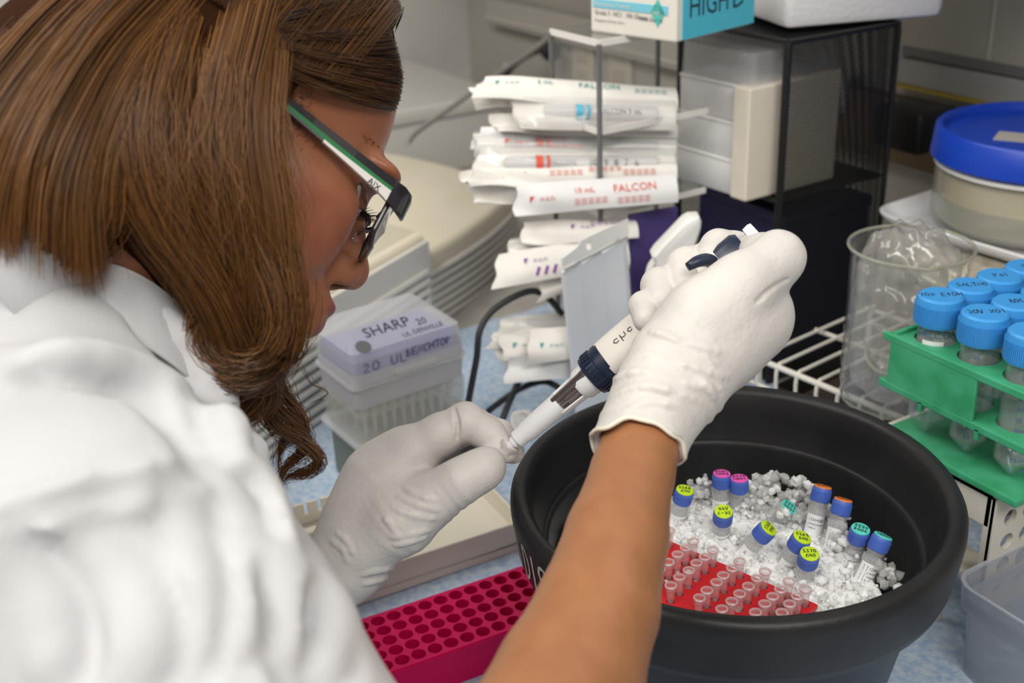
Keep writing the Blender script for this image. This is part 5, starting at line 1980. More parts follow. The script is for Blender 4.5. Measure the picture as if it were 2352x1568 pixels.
def rp(r, d):
    return r * d / F


NK0, NK1 = hw_((-.060, 0, -.12)), None
SH_R, SH_L = P(90, 1230, .50), P(200, 965, .86)
EL_R = P(1060, 2120, .42)
CHEST = (SH_R + SH_L) / 2 + np.array([0, -.02, -.05])
PELV = np.array([-.64, -.10, -.12])
WR_R = P(1478, 1000, .612)
Fb_ = Field((-.95, -.28, -.16), (-.10, .42, .46), .0042)
Fb_.cone(NK0, CHEST + np.array([0, 0, .04]), .050, .06, .02)
Fb_.cone(CHEST, PELV, .085, .115, .04)
Fb_.cone(SH_L, SH_R, .060, .055, .05)
Fb_.cone(SH_R, P(420, 1560, .475), .045, .042, .03)
Fb_.cone(P(420, 1560, .475), P(700, 1900, .452), .042, .040, .03)
Fb_.cone(P(700, 1900, .452), EL_R, .040, .042, .03)
fa = [EL_R, P(1215, 1820, .455), P(1305, 1568, .502), P(1372, 1400, .532), P(1417, 1230, .565), P(1452, 1090, .595), WR_R, P(1530, 900, .622)]
fr_ = [.044, .0405, rp(172, .502), rp(141, .532), rp(117, .565), rp(95, .595), rp(90, .612), rp(80, .62)]
for i in range(len(fa) - 1):
    Fb_.cone(fa[i], fa[i + 1], fr_[i], fr_[i + 1], .004)
EL_L, WR_L = P(120, 1560, .84), P(770, 1320, .745)
Fb_.cone(SH_L, EL_L, .048, .042, .03)
Fb_.cone(EL_L, P(650, 1415, .758), .036, .020, .02)
Fb_.cone(P(650, 1415, .758), WR_L, .020, .019, .01)
V2, Q2 = Fb_.mesh()
C2 = np.tile(np.array([.35, .155, .068, 1.0]), (len(V2), 1))
bodyV = np.vstack([headV, V2]) - POFF
bodyQ = np.vstack([headQ, Q2 + len(headV)])
body = np_mesh('body', bodyV, bodyQ, M_skin, pe, cols=np.vstack([headC, C2]))

# ---- eyes
M_scl = mat('eye_white', (.70, .66, .62), .2)
M_iris = mat('eye_iris', (.03, .012, .006), .15, coat=.6)
hM = Matrix(((HB[0, 0], HB[0, 1], HB[0, 2], HO[0] - POFF[0]), (HB[1, 0], HB[1, 1], HB[1, 2], HO[1] - POFF[1]), (HB[2, 0], HB[2, 1], HB[2, 2], HO[2] - POFF[2]), (0, 0, 0, 1)))
for s in (-1, 1):
    E_ = Matrix.Translation((.0735, s * .032, -.001))
    gaze = frame((0, 0, 0), (0, 1, 0), (.85, 0, -.5))
    ey = MB(hM @ E_ @ gaze)
    ey.lathe([(0, -.012)] + [(.012 * math.sin(math.radians(a)), -.012 * math.cos(math.radians(a))) for a in range(12, 180, 12)] + [(0, .012)], 28)
    eo = ey.build('eye', M_scl, pe, smooth='all')
    MB(hM @ E_ @ gaze).lathe([(0, .01235), (.003, .0120), (.0056, .0109), (.0058, .0106)], 24).build('iris', M_iris, eo, smooth='all')
    # upper and lower lids as curved bands
    for nm, a0, a1, rr0 in (('upper_eyelid', 8, 78, .0133), ('lower_eyelid', -62, -28, .0130)):
        lv, lf = [], []
        nA, nB = 14, 6
        for i in range(nA + 1):
            th = math.radians(-72 + 144 * i / nA)
            for j in range(nB + 1):
                shut = 1 - (abs(th) / 1.27) ** 2
                lo_ = a0 * shut if nm[0] == 'u' else a1 * shut
                hi_ = a1 if nm[0] == 'u' else a0
                el = math.radians(lo_ + (hi_ - lo_) * j / nB) - .30
                lv.append((rr0 * math.cos(el) * math.cos(th), rr0 * math.cos(el) * math.sin(th), rr0 * math.sin(el)))
        for i in range(nA):
            for j in range(nB):
                k = i * (nB + 1) + j
                lf.append((k, k + nB + 1, k + nB + 2, k + 1))
        lo2 = MB(hM @ E_).add(lv, lf).build(nm, mat('eyelid_skin', (.20, .075, .045), .4), pe, smooth='all')
    ls = MB(hM @ E_)
    for k in range(34):
        th = -1.15 + 2.3 * k / 33
        el = .14 * (1 - (th / 1.27) ** 2) - .30
        p = Vector((.0133 * math.cos(el) * math.cos(th), .0133 * math.cos(el) * math.sin(th), .0133 * math.sin(el)))
        o = Vector((math.cos(th) * .9, math.sin(th) * .9, 0)).normalized()
        L_ = .0105 * random.uniform(.8, 1.15)
        ls.tube([p, p + o * L_ * .5 + Vector((0, 0, -.0012)), p + o * L_ + Vector((0, 0, .0012))], [.00028, .0002, .00006], 4)
    ls.build('eyelashes', mat('lash_black', (.006, .004, .004), .5), eo)
    eb = MB(hM)
    for k in range(110):
        t = random.random()
        y = s * (.012 + .040 * t)
        z = .0245 + .006 * math.sin(t * 2.4) + random.uniform(-.0022, .0022)
        x = .0925 - .030 * t * t - .002
        d_ = Vector((-.15 * t, s * .9, .25 - .5 * t)).normalized()
        p = Vector((x, y, z))
        eb.tube([p, p + d_ * .003 + Vector((.0002, 0, 0)), p + d_ * .0055 + Vector((-.0008, 0, 0))], [.00016, .00014, .00005], 4)
    eb.build('eyebrow', mat('brow_black', (.012, .007, .005), .6), pe)

# ---- lab coat
def bodyfield_coat():
    Fc = Field((-1.0, -.30, -.16), (-.16, .40, .47), .0036)
    Fc.cone(P(110, 1130, .70), PELV, .098, .155, .05)
    Fc.cone(SH_L, SH_R, .075, .078, .07)
    Fc.cone(P(20, 985, .610), P(225, 1060, .635), .078, .075, .05)
    Fc.cone(P(-260, 1000, .60), P(60, 1010, .60), .080, .076, .05)        # upper back and collar bone
    Fc.cone(P(240, 1075, .655), P(318, 1262, .62), .068, .062, .02)       # chest front
    Fc.cone(SH_R, P(410, 1535, .47), .071, .072, .018)                      # sleeve
    Fc.cone(P(410, 1535, .47), P(590, 1850, .45), .072, .058, .015)
    Fc.cone(P(590, 1850, .45), P(860, 2020, .44), .060, .056, .03)
    Fc.cone(SH_L, EL_L, .060, .055, .04)
    Fc.cone(EL_L, P(620, 1385, .772), .052, .037, .03)

    def folds(x, y, z):
        d = .0035 * fbm(x, y, z, 31, 30, 2) + .0012 * np.abs(fbm(x, y, z, 33, 55, 2))
        ax = (SH_R - P(640, 1840, .45))
        ax = ax / np.linalg.norm(ax)
        s_ = (x - SH_R[0]) * ax[0] + (y - SH_R[1]) * ax[1] + (z - SH_R[2]) * ax[2]
        # soft drape folds running round the sleeve
        w = np.exp(-((s_ + .06) / .09) ** 2)
        return d + .0035 * w * np.sin(s_ * 85 + 8 * (x + y) + 2.2 * np.sin(z * 30))
    Fc.disp(folds)
    # sleeve head overlapping the body, and the soft creases of the cloth
    seam = [(-60, 1205), (80, 1172), (230, 1135), (380, 1098), (500, 1074), (560, 1092), (605, 1150), (650, 1235)]
    Fc.path([(x, y + 16) for x, y in seam], .0075, .010, off=.003)
    Fc.path(seam, .0040, .006, 'sub', off=-.001)
    for p in ([(60, 840), (200, 850), (330, 900), (430, 980), (480, 1060)], [(330, 735), (420, 830), (480, 940), (520, 1050)]):
        Fc.path(p, .0045, .010, 'sub', off=-.003)
        Fc.path([(x + 22, y - 20) for x, y in p], .0045, .010, off=.0035)
    for p in ([(545, 1130), (590, 1250), (600, 1380), (560, 1500)], [(420, 1150), (470, 1290), (480, 1420), (430, 1560)], [(660, 1290), (700, 1400), (690, 1520)], [(200, 1220), (330, 1330), (380, 1450), (360, 1560)], [(40, 1260), (150, 1400), (170, 1540)], [(760, 1360), (790, 1450), (770, 1560)]):
        Fc.path(p, .0055, .012, 'sub', off=-.0050)
        Fc.path([(x - 45, y + 12) for x, y in p], .0050, .012, off=.0045)
    return Fc


V, Q = bodyfield_coat().mesh()
np_mesh('lab_coat', V - POFF, Q, M_coat, pe)


def ribbon(name, rows, m, parent, th=.0018, sub=8):
    """Thick sheet through rows of (px, py, depth) points; every row equally long."""
    g = np.array([[P(*q) for q in r] for r in rows])
    a = np.array([spline(r, sub * (len(r) - 1) + 1) for r in g])
    b_ = np.array([spline(a[:, k], sub * (len(rows) - 1) + 1) for k in range(a.shape[1])])      # cols x rows
    nu, nv = b_.shape[:2]
    du = np.gradient(b_, axis=0)
    dv_ = np.gradient(b_, axis=1)
    nrm = np.cross(du, dv_)
    nrm /= np.linalg.norm(nrm, axis=2, keepdims=True) + 1e-12
    top, bot = (b_ + nrm * th / 2).reshape(-1, 3), (b_ - nrm * th / 2).reshape(-1, 3)
    n = nu * nv
    fs = []
    for i in range(nu - 1):
        for j in range(nv - 1):
            k = i * nv + j
            fs.append((k, k + nv, k + nv + 1, k + 1))
            fs.append((n + k, n + k + 1, n + k + nv + 1, n + k + nv))
    for i in range(nu - 1):
        for k in (i * nv, i * nv + nv - 1):
            fs.append((k, k + nv, n + k + nv, n + k))
    for j in range(nv - 1):
        for k in (j, (nu - 1) * nv + j):
            fs.append((k, k + 1, n + k + 1, n + k))
    return np_mesh(name, np.vstack([top, bot]) - POFF, np.array(fs), m, parent)


coat_o = [o for o in pe.children if o.name.startswith('lab_coat')][0]
cl_ = ribbon('coat_collar', [[(-120, 640, .62), (60, 628, .59), (205, 600, .572), (335, 642, .576), (455, 745, .598), (472, 800, .61)],
                             [(-120, 700, .61), (60, 690, .58), (215, 665, .562), (335, 710, .566), (440, 800, .582), (455, 850, .60)],
                             [(-120, 780, .60), (60, 775, .57), (225, 760, .553), (330, 795, .558), (430, 865, .572), (455, 905, .59)]], M_coat, coat_o)
nb_ = MB()
na = np.array([-.394, 0, -.919])
nf = np.array([.919, 0, -.394])
rgs_ = []
for t, r in ((.0, .0560), (.012, .0575), (.030, .063), (.055, .075), (.055, .078), (.030, .066), (.012, .0605), (.0, .0590)):
    c = np.array([-.046, 0, -.088]) + na * t
    rgs_.append([hw_(c + (nf * math.cos(a) + np.array([0, 1, 0]) * math.sin(a)) * r * (1 + .03 * math.sin(3 * a))) - POFF for a in np.linspace(0, 2 * math.pi, 49)[:-1]])
loft(nb_, rgs_ + rgs_[:1], False, False)
nb_.build('collar_band', M_coat, coat_o, smooth='all')
lp_ = ribbon('coat_lapel', [[(430, 850, .585), (520, 950, .595), (600, 1005, .60), (618, 1060, .605)],
                            [(440, 930, .575), (520, 1040, .585), (600, 1100, .595), (635, 1160, .60)],
                            [(470, 1040, .565), (540, 1150, .575), (620, 1210, .585), (660, 1250, .59)]], M_coat, coat_o)


# ---- gloves
def glove(name, chains, box, cuts, folds, cuff=None, ridges=(), creases=()):
    pts = np.array([p for ch in chains for p in ch[0]])
    Fg = Field(pts.min(0) - .036, pts.max(0) + .036, .0010)
    for p, r, k in chains:
        Fg.chain(p, r, k)
    for c in cuts:
        Fg.cone(*c)
    if folds is not None:
        Fg.disp(folds)
    for p in ridges:
        Fg.path(p, .0016, .0024, off=.0014, n=22)
    for p in creases:
        Fg.path(p, .0009, .0016, 'sub', off=-.0002, n=22)
    if cuff is not None:
        x, y, z = Fg.xyz((slice(None),) * 3)
        Fg.D = np.maximum(Fg.D, cuff(x, y, z).astype(np.float32))
    V, Q = Fg.mesh()
    return np_mesh(name, V - POFF, Q, M_glove, pe)


def ch(lst, k=.008):
    """chain from (px, py, depth, radius px)"""
    return ([P(*q[:3]) for q in lst], [rp(q[3], q[2]) for q in lst], k)


rh = [
    ch([(1480, 985, .612, 101), (1520, 915, .620, 103), (1575, 835, .632, 112), (1640, 760, .644, 122), (1690, 710, .652, 112)], .012),   # wrist to palm
    ch([(1640, 770, .650, 112), (1725, 735, .655, 92)], .012),                                                                             # back of the hand
    ch([(1548, 822, .628, 78), (1618, 728, .628, 72), (1704, 652, .630, 64), (1786, 592, .640, 55), (1752, 585, .672, 42), (1728, 572, .688, 36)], .010),   # thumb
    ch([(1742, 700, .672, 62), (1735, 625, .702, 48), (1690, 574, .714, 42), (1650, 570, .710, 43), (1634, 592, .700, 38)], .002),   # index
    ch([(1700, 720, .668, 60), (1660, 650, .700, 46), (1608, 604, .712, 42), (1576, 612, .706, 45), (1574, 650, .694, 41)], .002),   # middle
    ch([(1650, 750, .664, 58), (1600, 690, .696, 44), (1542, 648, .706, 40), (1514, 656, .700, 42), (1516, 692, .688, 38)], .002),   # ring
    ch([(1600, 780, .660, 52), (1545, 735, .688, 38), (1500, 698, .696, 33), (1478, 702, .690, 34), (1484, 733, .678, 31)], .002),   # little finger
]
axR = (P(1640, 760, .644) - P(1480, 985, .612))
axR /= np.linalg.norm(axR)
oR = P(1480, 985, .612)


def foldsR(x, y, z):
    s_ = (x - oR[0]) * axR[0] + (y - oR[1]) * axR[1] + (z - oR[2]) * axR[2]
    w = np.exp(-((s_ - .018) / .030) ** 2)
    c = (x * RV[0] + y * RV[1] + z * RV[2])
    return -w * .0013 * np.maximum(np.sin(s_ * 470 + 3.2 * np.sin(c * 70 + 25 * s_) + 90 * c), .35) * (.6 + .6 * np.sin(c * 130 + s_ * 90)) - .0005 * fbm(x, y, z, 41, 150, 3)


cufR = -(P(1475, 1000, .61) - P(1452, 1078, .598))
cufR /= np.linalg.norm(cufR)
cufR = cufR + RV * .10
cufR /= np.linalg.norm(cufR)
e1 = RV - cufR * (RV @ cufR)
e1 /= np.linalg.norm(e1)
e2 = np.cross(cufR, e1)
cc_ = P(1464, 1026, .607)


def cwob(a):
    return .0016 * np.sin(3 * a + .6) + .0011 * np.sin(5 * a + 2.0) + .0007 * np.sin(9 * a)


def glove_cut(x, y, z):
    dx, dy, dz = x - cc_[0], y - cc_[1], z - cc_[2]
    a = np.arctan2(dx * e2[0] + dy * e2[1] + dz * e2[2], dx * e1[0] + dy * e1[1] + dz * e1[2])
    return dx * cufR[0] + dy * cufR[1] + dz * cufR[2] - cwob(a)


rh.append(ch([(1494, 955, .615, 97), (1462, 1040, .605, 113)], .004))
gR = glove('latex_glove', rh, None, [(P(1440, 1120, .59), P(1482, 985, .612), rp(118, .59), rp(84, .612), .001, 'sub')], foldsR, glove_cut,
           ridges=([(1495, 762), (1530, 772), (1562, 786)], [(1572, 790), (1610, 798), (1650, 812)], [(1552, 832), (1600, 848), (1672, 866)], [(1412, 872), (1450, 858), (1500, 856)], [(1402, 912), (1470, 890), (1540, 898), (1610, 925)], [(1560, 880), (1600, 888), (1655, 892)], [(1440, 945), (1500, 925), (1560, 935)], [(1600, 870), (1625, 890), (1640, 915)]),
           creases=([(1735, 694), (1765, 668), (1808, 640)],))
bd_ = []
for k in range(64):
    a = 2 * math.pi * k / 64
    bd_.append(cc_ + (e1 * math.cos(a) + e2 * math.sin(a)) * rp(109, .606) + cufR * float(cwob(np.array(a))))
MB().tube([p - POFF for p in bd_ + bd_[:1]], .0012, 8, cap=False).build('cuff_bead', M_glove_b, gR, smooth='all')

lh = [
    ch([(680, 1400, .754, 84), (800, 1285, .748, 84), (840, 1200, .748, 90), (885, 1115, .750, 94), (930, 1060, .752, 78)], .014),      # wrist to palm
    ch([(850, 1240, .738, 76), (925, 1190, .730, 76), (995, 1145, .724, 56), (1058, 1106, .718, 47), (1110, 1076, .722, 41), (1118, 1070, .724, 39)], .010),   # thumb
    ch([(905, 1080, .752, 80), (942, 1040, .748, 60), (1012, 998, .744, 47), (1070, 969, .742, 43), (1122, 998, .742, 37), (1163, 1037, .736, 27)], .005),    # index
    ch([(935, 1060, .772, 62), (1000, 1005, .782, 48), (1085, 975, .780, 41), (1148, 1000, .768, 36), (1178, 1038, .752, 27)], .003),   # middle
    ch([(920, 1100, .790, 58), (985, 1040, .802, 44), (1060, 1000, .804, 38), (1098, 1035, .796, 33), (1085, 1062, .786, 27)], .003),   # ring
    ch([(905, 1140, .795, 54), (970, 1085, .808, 40), (1030, 1050, .808, 33), (1050, 1075, .800, 29), (1030, 1095, .792, 25)], .003),   # little finger
]
axL = P(930, 1050, .752) - P(735, 1345, .752)
axL /= np.linalg.norm(axL)
oL = P(735, 1345, .752)
tA, tB = P(900, 1205, .73), P(1010, 1190, .72)


def foldsL(x, y, z):
    s_ = (x - oL[0]) * axL[0] + (y - oL[1]) * axL[1] + (z - oL[2]) * axL[2]
    c = x * RV[0] + y * RV[1] + z * RV[2]
    w = .6 * np.exp(-((s_ - .010) / .016) ** 2)
    d = (x - tA[0]) ** 2 + (y - tA[1]) ** 2 + (z - tA[2]) ** 2
    e_ = (x - tB[0]) ** 2 + (y - tB[1]) ** 2 + (z - tB[2]) ** 2
    w2 = 1.2 * np.exp(-np.minimum(d, e_) / .018 ** 2) * (.5 + .5 * np.sin(c * 90 + s_ * 60))
    return -w * .0008 * np.sin(s_ * 560 + 3.0 * np.sin(c * 80 + 30 * s_) + 70 * c) * (.6 + .5 * np.sin(c * 120)) - w2 * .0006 * np.sin(s_ * 700 + 240 * c + 2.2 * np.sin(c * 100)) - .0004 * fbm(x, y, z, 43, 170, 3)


glove('latex_glove', lh, None, [], foldsL,
      ridges=([(912, 1140), (955, 1158), (1012, 1170)], [(900, 1165), (945, 1182), (1002, 1190)], [(925, 1118), (965, 1140), (1010, 1150)], [(895, 1232), (940, 1226), (988, 1214)], [(905, 1250), (940, 1242), (978, 1230)], [(826, 1318), (870, 1308), (925, 1302)], [(835, 1340), (870, 1330), (905, 1326)], [(885, 1190), (900, 1205), (912, 1225)], [(760, 1240), (790, 1262), (800, 1290)], [(775, 1222), (800, 1245), (812, 1270)]),
      creases=([(1043, 935), (1052, 975), (1050, 1012)],))

# ---- hair
HCOLD, HCOLG = np.array([.035, .013, .005]), np.array([.32, .135, .027])
strands, srad, scol = [], [], []
NS = 17


def lock(secs, n, bulge=.02, jit=.003, dark=0.0, r0=.00025, wave=0.0, clump=14, ends=.15, taper=True, back=.0):
    """Strands flowing through sections (xl, yl, xr, yr, depth); bulge lifts the middle towards the viewer."""
    s_ = np.array(secs, float)
    m = len(s_)
    cl_c = RNG.uniform(0, 1, clump)
    cl_o = RNG.normal(0, 1, (clump, 3))
    cl_b = RNG.uniform(0, 1, clump)
    for i in range(int(n * 1.8)):
        ci = RNG.integers(clump)
        u = np.clip(cl_c[ci] + RNG.normal(0, .55 / clump), 0, 1) if RNG.uniform() < .75 else RNG.uniform(0, 1)
        lay = RNG.uniform(0, 1) ** 2 * back
        ln = RNG.uniform(1 - ends, 1) if taper else 1
        pts = []
        ph = RNG.uniform(0, 6.28) * .25 + ci
        for j in range(m):
            x = s_[j, 0] + (s_[j, 2] - s_[j, 0]) * u
            y = s_[j, 1] + (s_[j, 3] - s_[j, 1]) * u
            d = s_[j, 4] - bulge * (1 - (2 * u - 1) ** 2) + lay + .0025 * cl_b[ci]
            pts.append(P(x, y, d) + cl_o[ci] * jit * (.4 + .6 * j / m))
        g = spline(pts, NS * 2)
        g = g[(np.linspace(0, ln, NS) * (2 * NS - 1)).astype(int)]
        tt = np.linspace(0, 1, NS)[:, None]
        g = g + RV * (wave * np.sin(ph + tt * 9)) * tt + RNG.normal(0, 1, 3) * .0012 + RNG.normal(0, 1, 3) * .0015 * tt
        strands.append(g)
        srad.append(r0 * RNG.uniform(.7, 1.3) * (1 - .75 * np.linspace(0, 1, NS) ** 4))
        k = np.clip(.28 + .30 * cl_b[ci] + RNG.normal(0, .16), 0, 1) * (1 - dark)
        scol.append(HCOLD + (HCOLG - HCOLD) * k)


# front lock beside the face
SF = [(480, -90, 700, -60, .60), (440, 60, 660, 95, .588), (405, 200, 632, 235, .580), (398, 350, 642, 385, .577), (420, 490, 664, 525, .580), (450, 610, 668, 640, .585), (465, 710, 668, 725, .590), (485, 790, 640, 800, .596), (515, 850, 580, 840, .604)]
lock(SF, 1500, .026, .003, r0=.00025, back=.02, clump=26)
SF2 = [(560, 120, 655, 130, .585), (545, 300, 640, 310, .575), (560, 480, 668, 500, .575), (575, 620, 668, 640, .580), (545, 760, 660, 760, .585), (470, 830, 590, 860, .590), (440, 790, 520, 800, .590), (470, 740, 560, 745, .588)]
lock(SF2, 420, .012, .003, r0=.00025, clump=12)
# middle lock
SM = [(300, -120, 540, -100, .60), (240, 60, 480, 90, .572), (205, 230, 430, 270, .558), (215, 390, 440, 430, .555), (290, 520, 490, 570, .562), (390, 640, 560, 680, .572), (455, 740, 590, 770, .582), (490, 820, 600, 830, .592), (530, 900, 590, 890, .60)]
lock(SM, 1400, .020, .004, dark=.15, r0=.00025, back=.02, clump=24)
# lock sweeping to the back
SB = [(330, -150, 560, -110, .60), (140, -20, 360, 110, .566), (10, 110, 270, 290, .548), (-90, 250, 230, 440, .540), (-150, 410, 235, 570, .540), (-170, 570, 250, 670, .545)]
lock(SB, 1700, .026, .005, dark=.05, r0=.00026, back=.02, clump=30, ends=.3)
lock([(620, 60, 668, 80, .583), (612, 250, 655, 260, .572), (640, 420, 682, 430, .570), (655, 560, 705, 570, .574), (640, 700, 720, 720, .580)], 28, .004, .006, r0=.00014, wave=.006, clump=9, ends=.5)
lock([(300, 100, 560, 140, .555), (250, 330, 560, 360, .540), (330, 540, 590, 560, .545), (400, 700, 640, 730, .560)], 60, .006, .008, r0=.00015, wave=.008, clump=30, ends=.5)
SB2 = [(400, -60, 520, -40, .585), (220, 100, 380, 180, .556), (120, 280, 300, 380, .545), (100, 430, 280, 520, .548), (60, 540, 200, 590, .558), (-60, 590, 60, 625, .572), (-160, 590, -80, 650, .59)]
lock(SB2, 600, .014, .004, r0=.00026, clump=14)
# dark underneath, joining both
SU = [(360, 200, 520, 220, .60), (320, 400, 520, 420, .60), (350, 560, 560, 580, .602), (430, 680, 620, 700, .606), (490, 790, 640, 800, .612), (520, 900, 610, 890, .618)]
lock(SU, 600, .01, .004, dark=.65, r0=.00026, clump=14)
# fringe: laid on the skull from the crown over the forehead and back to the temple
def headhit(x, y, off):
    """Depth-true point of the hair shell under a picture point (nearest approach when the ray passes beside it)."""
    c = hw_((-.020, 0, .044))
    rad = np.array([.099, .078, .092]) + off
    o = (CC - c) @ HB / rad
    d = (ray(x, y) @ HB) / rad
    A, B_2, C2_ = d @ d, o @ d, o @ o - 1
    disc = B_2 * B_2 - A * C2_
    if disc > 0:
        return CC + ray(x, y) * ((-B_2 - math.sqrt(disc)) / A)
    t = -B_2 / A
    q = o + d * t
    q = q / np.linalg.norm(q)
    return c + HB @ (q * rad)


def fringe(n):
    cont = spline([(700, -110), (800, -40), (862, 40), (895, 120), (906, 180), (900, 222), (888, 250)], 60)
    for i in range(n):
        u = RNG.uniform(0, 1)
        ci = int(u * 16)
        S = cont[min(59, int(u * 59))]
        E_ = np.array([600 + 60 * u, 10 + 165 * u])
        Mm = (S + E_) / 2 + np.array([10, 18 + 8 * math.sin(ci * 1.9)])
        pts = []
        for t in np.linspace(-.06, 1, 8):
            q = S * (1 - t) ** 2 + 2 * Mm * t * (1 - t) + E_ * t * t
            pts.append(headhit(q[0], q[1], .0075 + .0022 * math.sin(ci * 2.1 + 3 * t) + .003 * RNG.uniform()))
        g = spline(pts, NS) + RNG.normal(0, 1, 3) * .0008
        strands.append(g)
        srad.append(.00025 * RNG.uniform(.7, 1.2) * (1 - .5 * np.linspace(0, 1, NS) ** 4))
        scol.append(HCOLD + (HCOLG - HCOLD) * np.clip(.13 + .06 * math.sin(ci * 1.7) + RNG.normal(0, .07), 0, 1))


fringe(2800)
# big roll at the bottom of the front lock
def roll(path, n, spread, dark=.1):
    c = spline([P(*q) for q in path], 90)
    for i in range(int(n * 1.7)):
        o = RNG.normal(0, 1, 3) * spread
        cb = math.sin(i * .7) * .2
        a0, a1 = RNG.uniform(0, .25), RNG.uniform(.8, 1)
        ii = (np.linspace(a0, a1, NS) * 89).astype(int)
        strands.append(c[ii] + o * (1.1 - .3 * np.linspace(0, 1, NS)[:, None]))
        srad.append(.00025 * RNG.uniform(.7, 1.2) * (1 - .7 * np.linspace(0, 1, NS) ** 4))
        scol.append(HCOLD + (HCOLG - HCOLD) * np.clip(.38 + cb + RNG.normal(0, .14), 0, 1) * (1 - dark))


roll([(625, 500, .572), (652, 620, .572), (664, 720, .574), (640, 815, .578), (565, 862, .580), (495, 845, .580), (458, 785, .580), (482, 725, .578), (545, 712, .576), (598, 750, .578), (590, 800, .584)], 420, .0040)
roll([(560, 520, .566), (625, 660, .566), (640, 750, .568), (600, 815, .572), (540, 825, .574), (500, 790, .576), (520, 750, .578), (560, 760, .582)], 260, .0035, .2)
roll([(430, 480, .556), (500, 620, .562), (560, 760, .575), (610, 850, .590), (600, 910, .60), (560, 945, .606), (540, 930, .61)], 220, .0045, .25)
roll([(150, 330, .545), (130, 460, .545), (80, 545, .552), (0, 590, .56), (-80, 600, .57)], 200, .006)
roll([(240, 400, .548), (190, 520, .55), (110, 580, .558), (20, 612, .566), (-60, 610, .575)], 200, .005, .2)
# loose curl hanging under the chin
def curl(path, n, spread, r0=.00024, dark=.2):
    c = spline([P(*q) for q in path], 60)
    for i in range(int(n * 1.5) if n > 20 else n):
        o = RNG.normal(0, 1, 3) * spread
        ln = RNG.uniform(.75, 1)
        ii = (np.linspace(RNG.uniform(0, .1), ln, NS * 2) * 59).astype(int)
        tt = np.linspace(0, 1, NS * 2)[:, None]
        g = c[ii] + o * (1 + .8 * np.sin(tt * 8 + i)) * (1.15 - .5 * tt)
        strands.append(g[::2])
        srad.append(r0 * RNG.uniform(.7, 1.2) * (1 - .7 * np.linspace(0, 1, NS) ** 4))
        scol.append(HCOLD + (HCOLG - HCOLD) * np.clip(.25 + RNG.normal(0, .13), 0, 1) * (1 - dark))


curl([(610, 830, .625), (612, 900, .628), (650, 945, .63), (692, 985, .632), (700, 1030, .636), (668, 1062, .64), (645, 1095, .64), (652, 1130, .64)], 130, .0017)
curl([(615, 850, .63), (610, 930, .632), (640, 985, .63), (700, 1020, .63), (733, 1058, .632), (705, 1085, .636), (668, 1092, .64), (640, 1120, .642)], 130, .0016)
curl([(625, 850, .632), (660, 910, .634), (690, 950, .634), (690, 985, .636), (655, 1010, .638), (640, 1050, .64), (645, 1110, .64)], 90, .0015)
curl([(560, 850, .61), (540, 900, .612), (560, 950, .616), (590, 965, .62)], 120, .003)
curl([(520, 830, .60), (470, 800, .592), (455, 760, .59), (500, 740, .586), (560, 770, .586), (560, 830, .59), (500, 850, .595)], 160, .003)
curl([(690, 835, .63), (715, 880, .64), (752, 903, .645), (715, 925, .645), (690, 930, .645)], 4, .0006, .00018)
curl([(330, 640, .60), (300, 690, .59), (325, 710, .585)], 14, .003, .00022)
curl([(230, 600, .60), (255, 640, .59), (240, 660, .585)], 12, .004, .00022)


# hair over the crown, parted on top and combed down both sides
for i in range(1500):
    x0 = RNG.uniform(-.105, .060)
    s_ = -1 if RNG.uniform() < .65 else 1
    pts = []
    lift = .003 + .004 * RNG.uniform()
    for t in np.linspace(0, 1, 8):
        el = math.radians(88 - 96 * t)
        x = x0 - .030 * t
        k = math.sqrt(max(.05, 1 - ((x + .022) / .112) ** 2))
        pts.append(hw_((x, s_ * (.084 + lift) * k * math.cos(el), .046 + (.096 + lift) * k * math.sin(el))))
    g = spline(pts, NS) + RNG.normal(0, 1, 3) * .0008
    strands.append(g)
    srad.append(.00030 * RNG.uniform(.7, 1.2) * (1 - .5 * np.linspace(0, 1, NS) ** 4))
    scol.append(HCOLD + (HCOLG - HCOLD) * np.clip(.26 + .10 * math.sin(x0 * 160) + RNG.normal(0, .12), 0, 1))
# fine short hairs on the temple
def temple_hair(n):
    o = (CC - HO) @ HB
    for i in range(n):
        x, y = RNG.normal(672, 26), RNG.normal(262, 42)
        dl = ray(x, y) @ HB
        ds = np.arange(.45, .75, .0010)
        q = o + dl * ds[:, None]
        ix = ((q - Fh.lo) / Fh.h).round().astype(int)
        ok = ((ix >= 0) & (ix < np.array(Fh.n))).all(1)
        ix = np.clip(ix, 0, np.array(Fh.n) - 1)
        v = np.where(ok, Fh.D[ix[:, 0], ix[:, 1], ix[:, 2]], 1)
        k = int(np.argmax(v < 0))
        if not v[k] < 0:
            continue
        p = CC + ray(x, y) * (ds[k] - .0006)
        d1 = (-RV * RNG.uniform(.2, 1) - UV * RNG.uniform(-.3, .9)) * RNG.uniform(.003, .008)
        tt = np.linspace(0, 1, NS)[:, None]
        strands.append(p + d1 * tt - fw * (.0008 * np.sin(tt * 3.1)) + RV * (.0008 * np.sin(tt * 5 + i)))
        srad.append(.00012 * (1 - .7 * np.linspace(0, 1, NS) ** 3))
        scol.append(HCOLD * .6)


temple_hair(260)


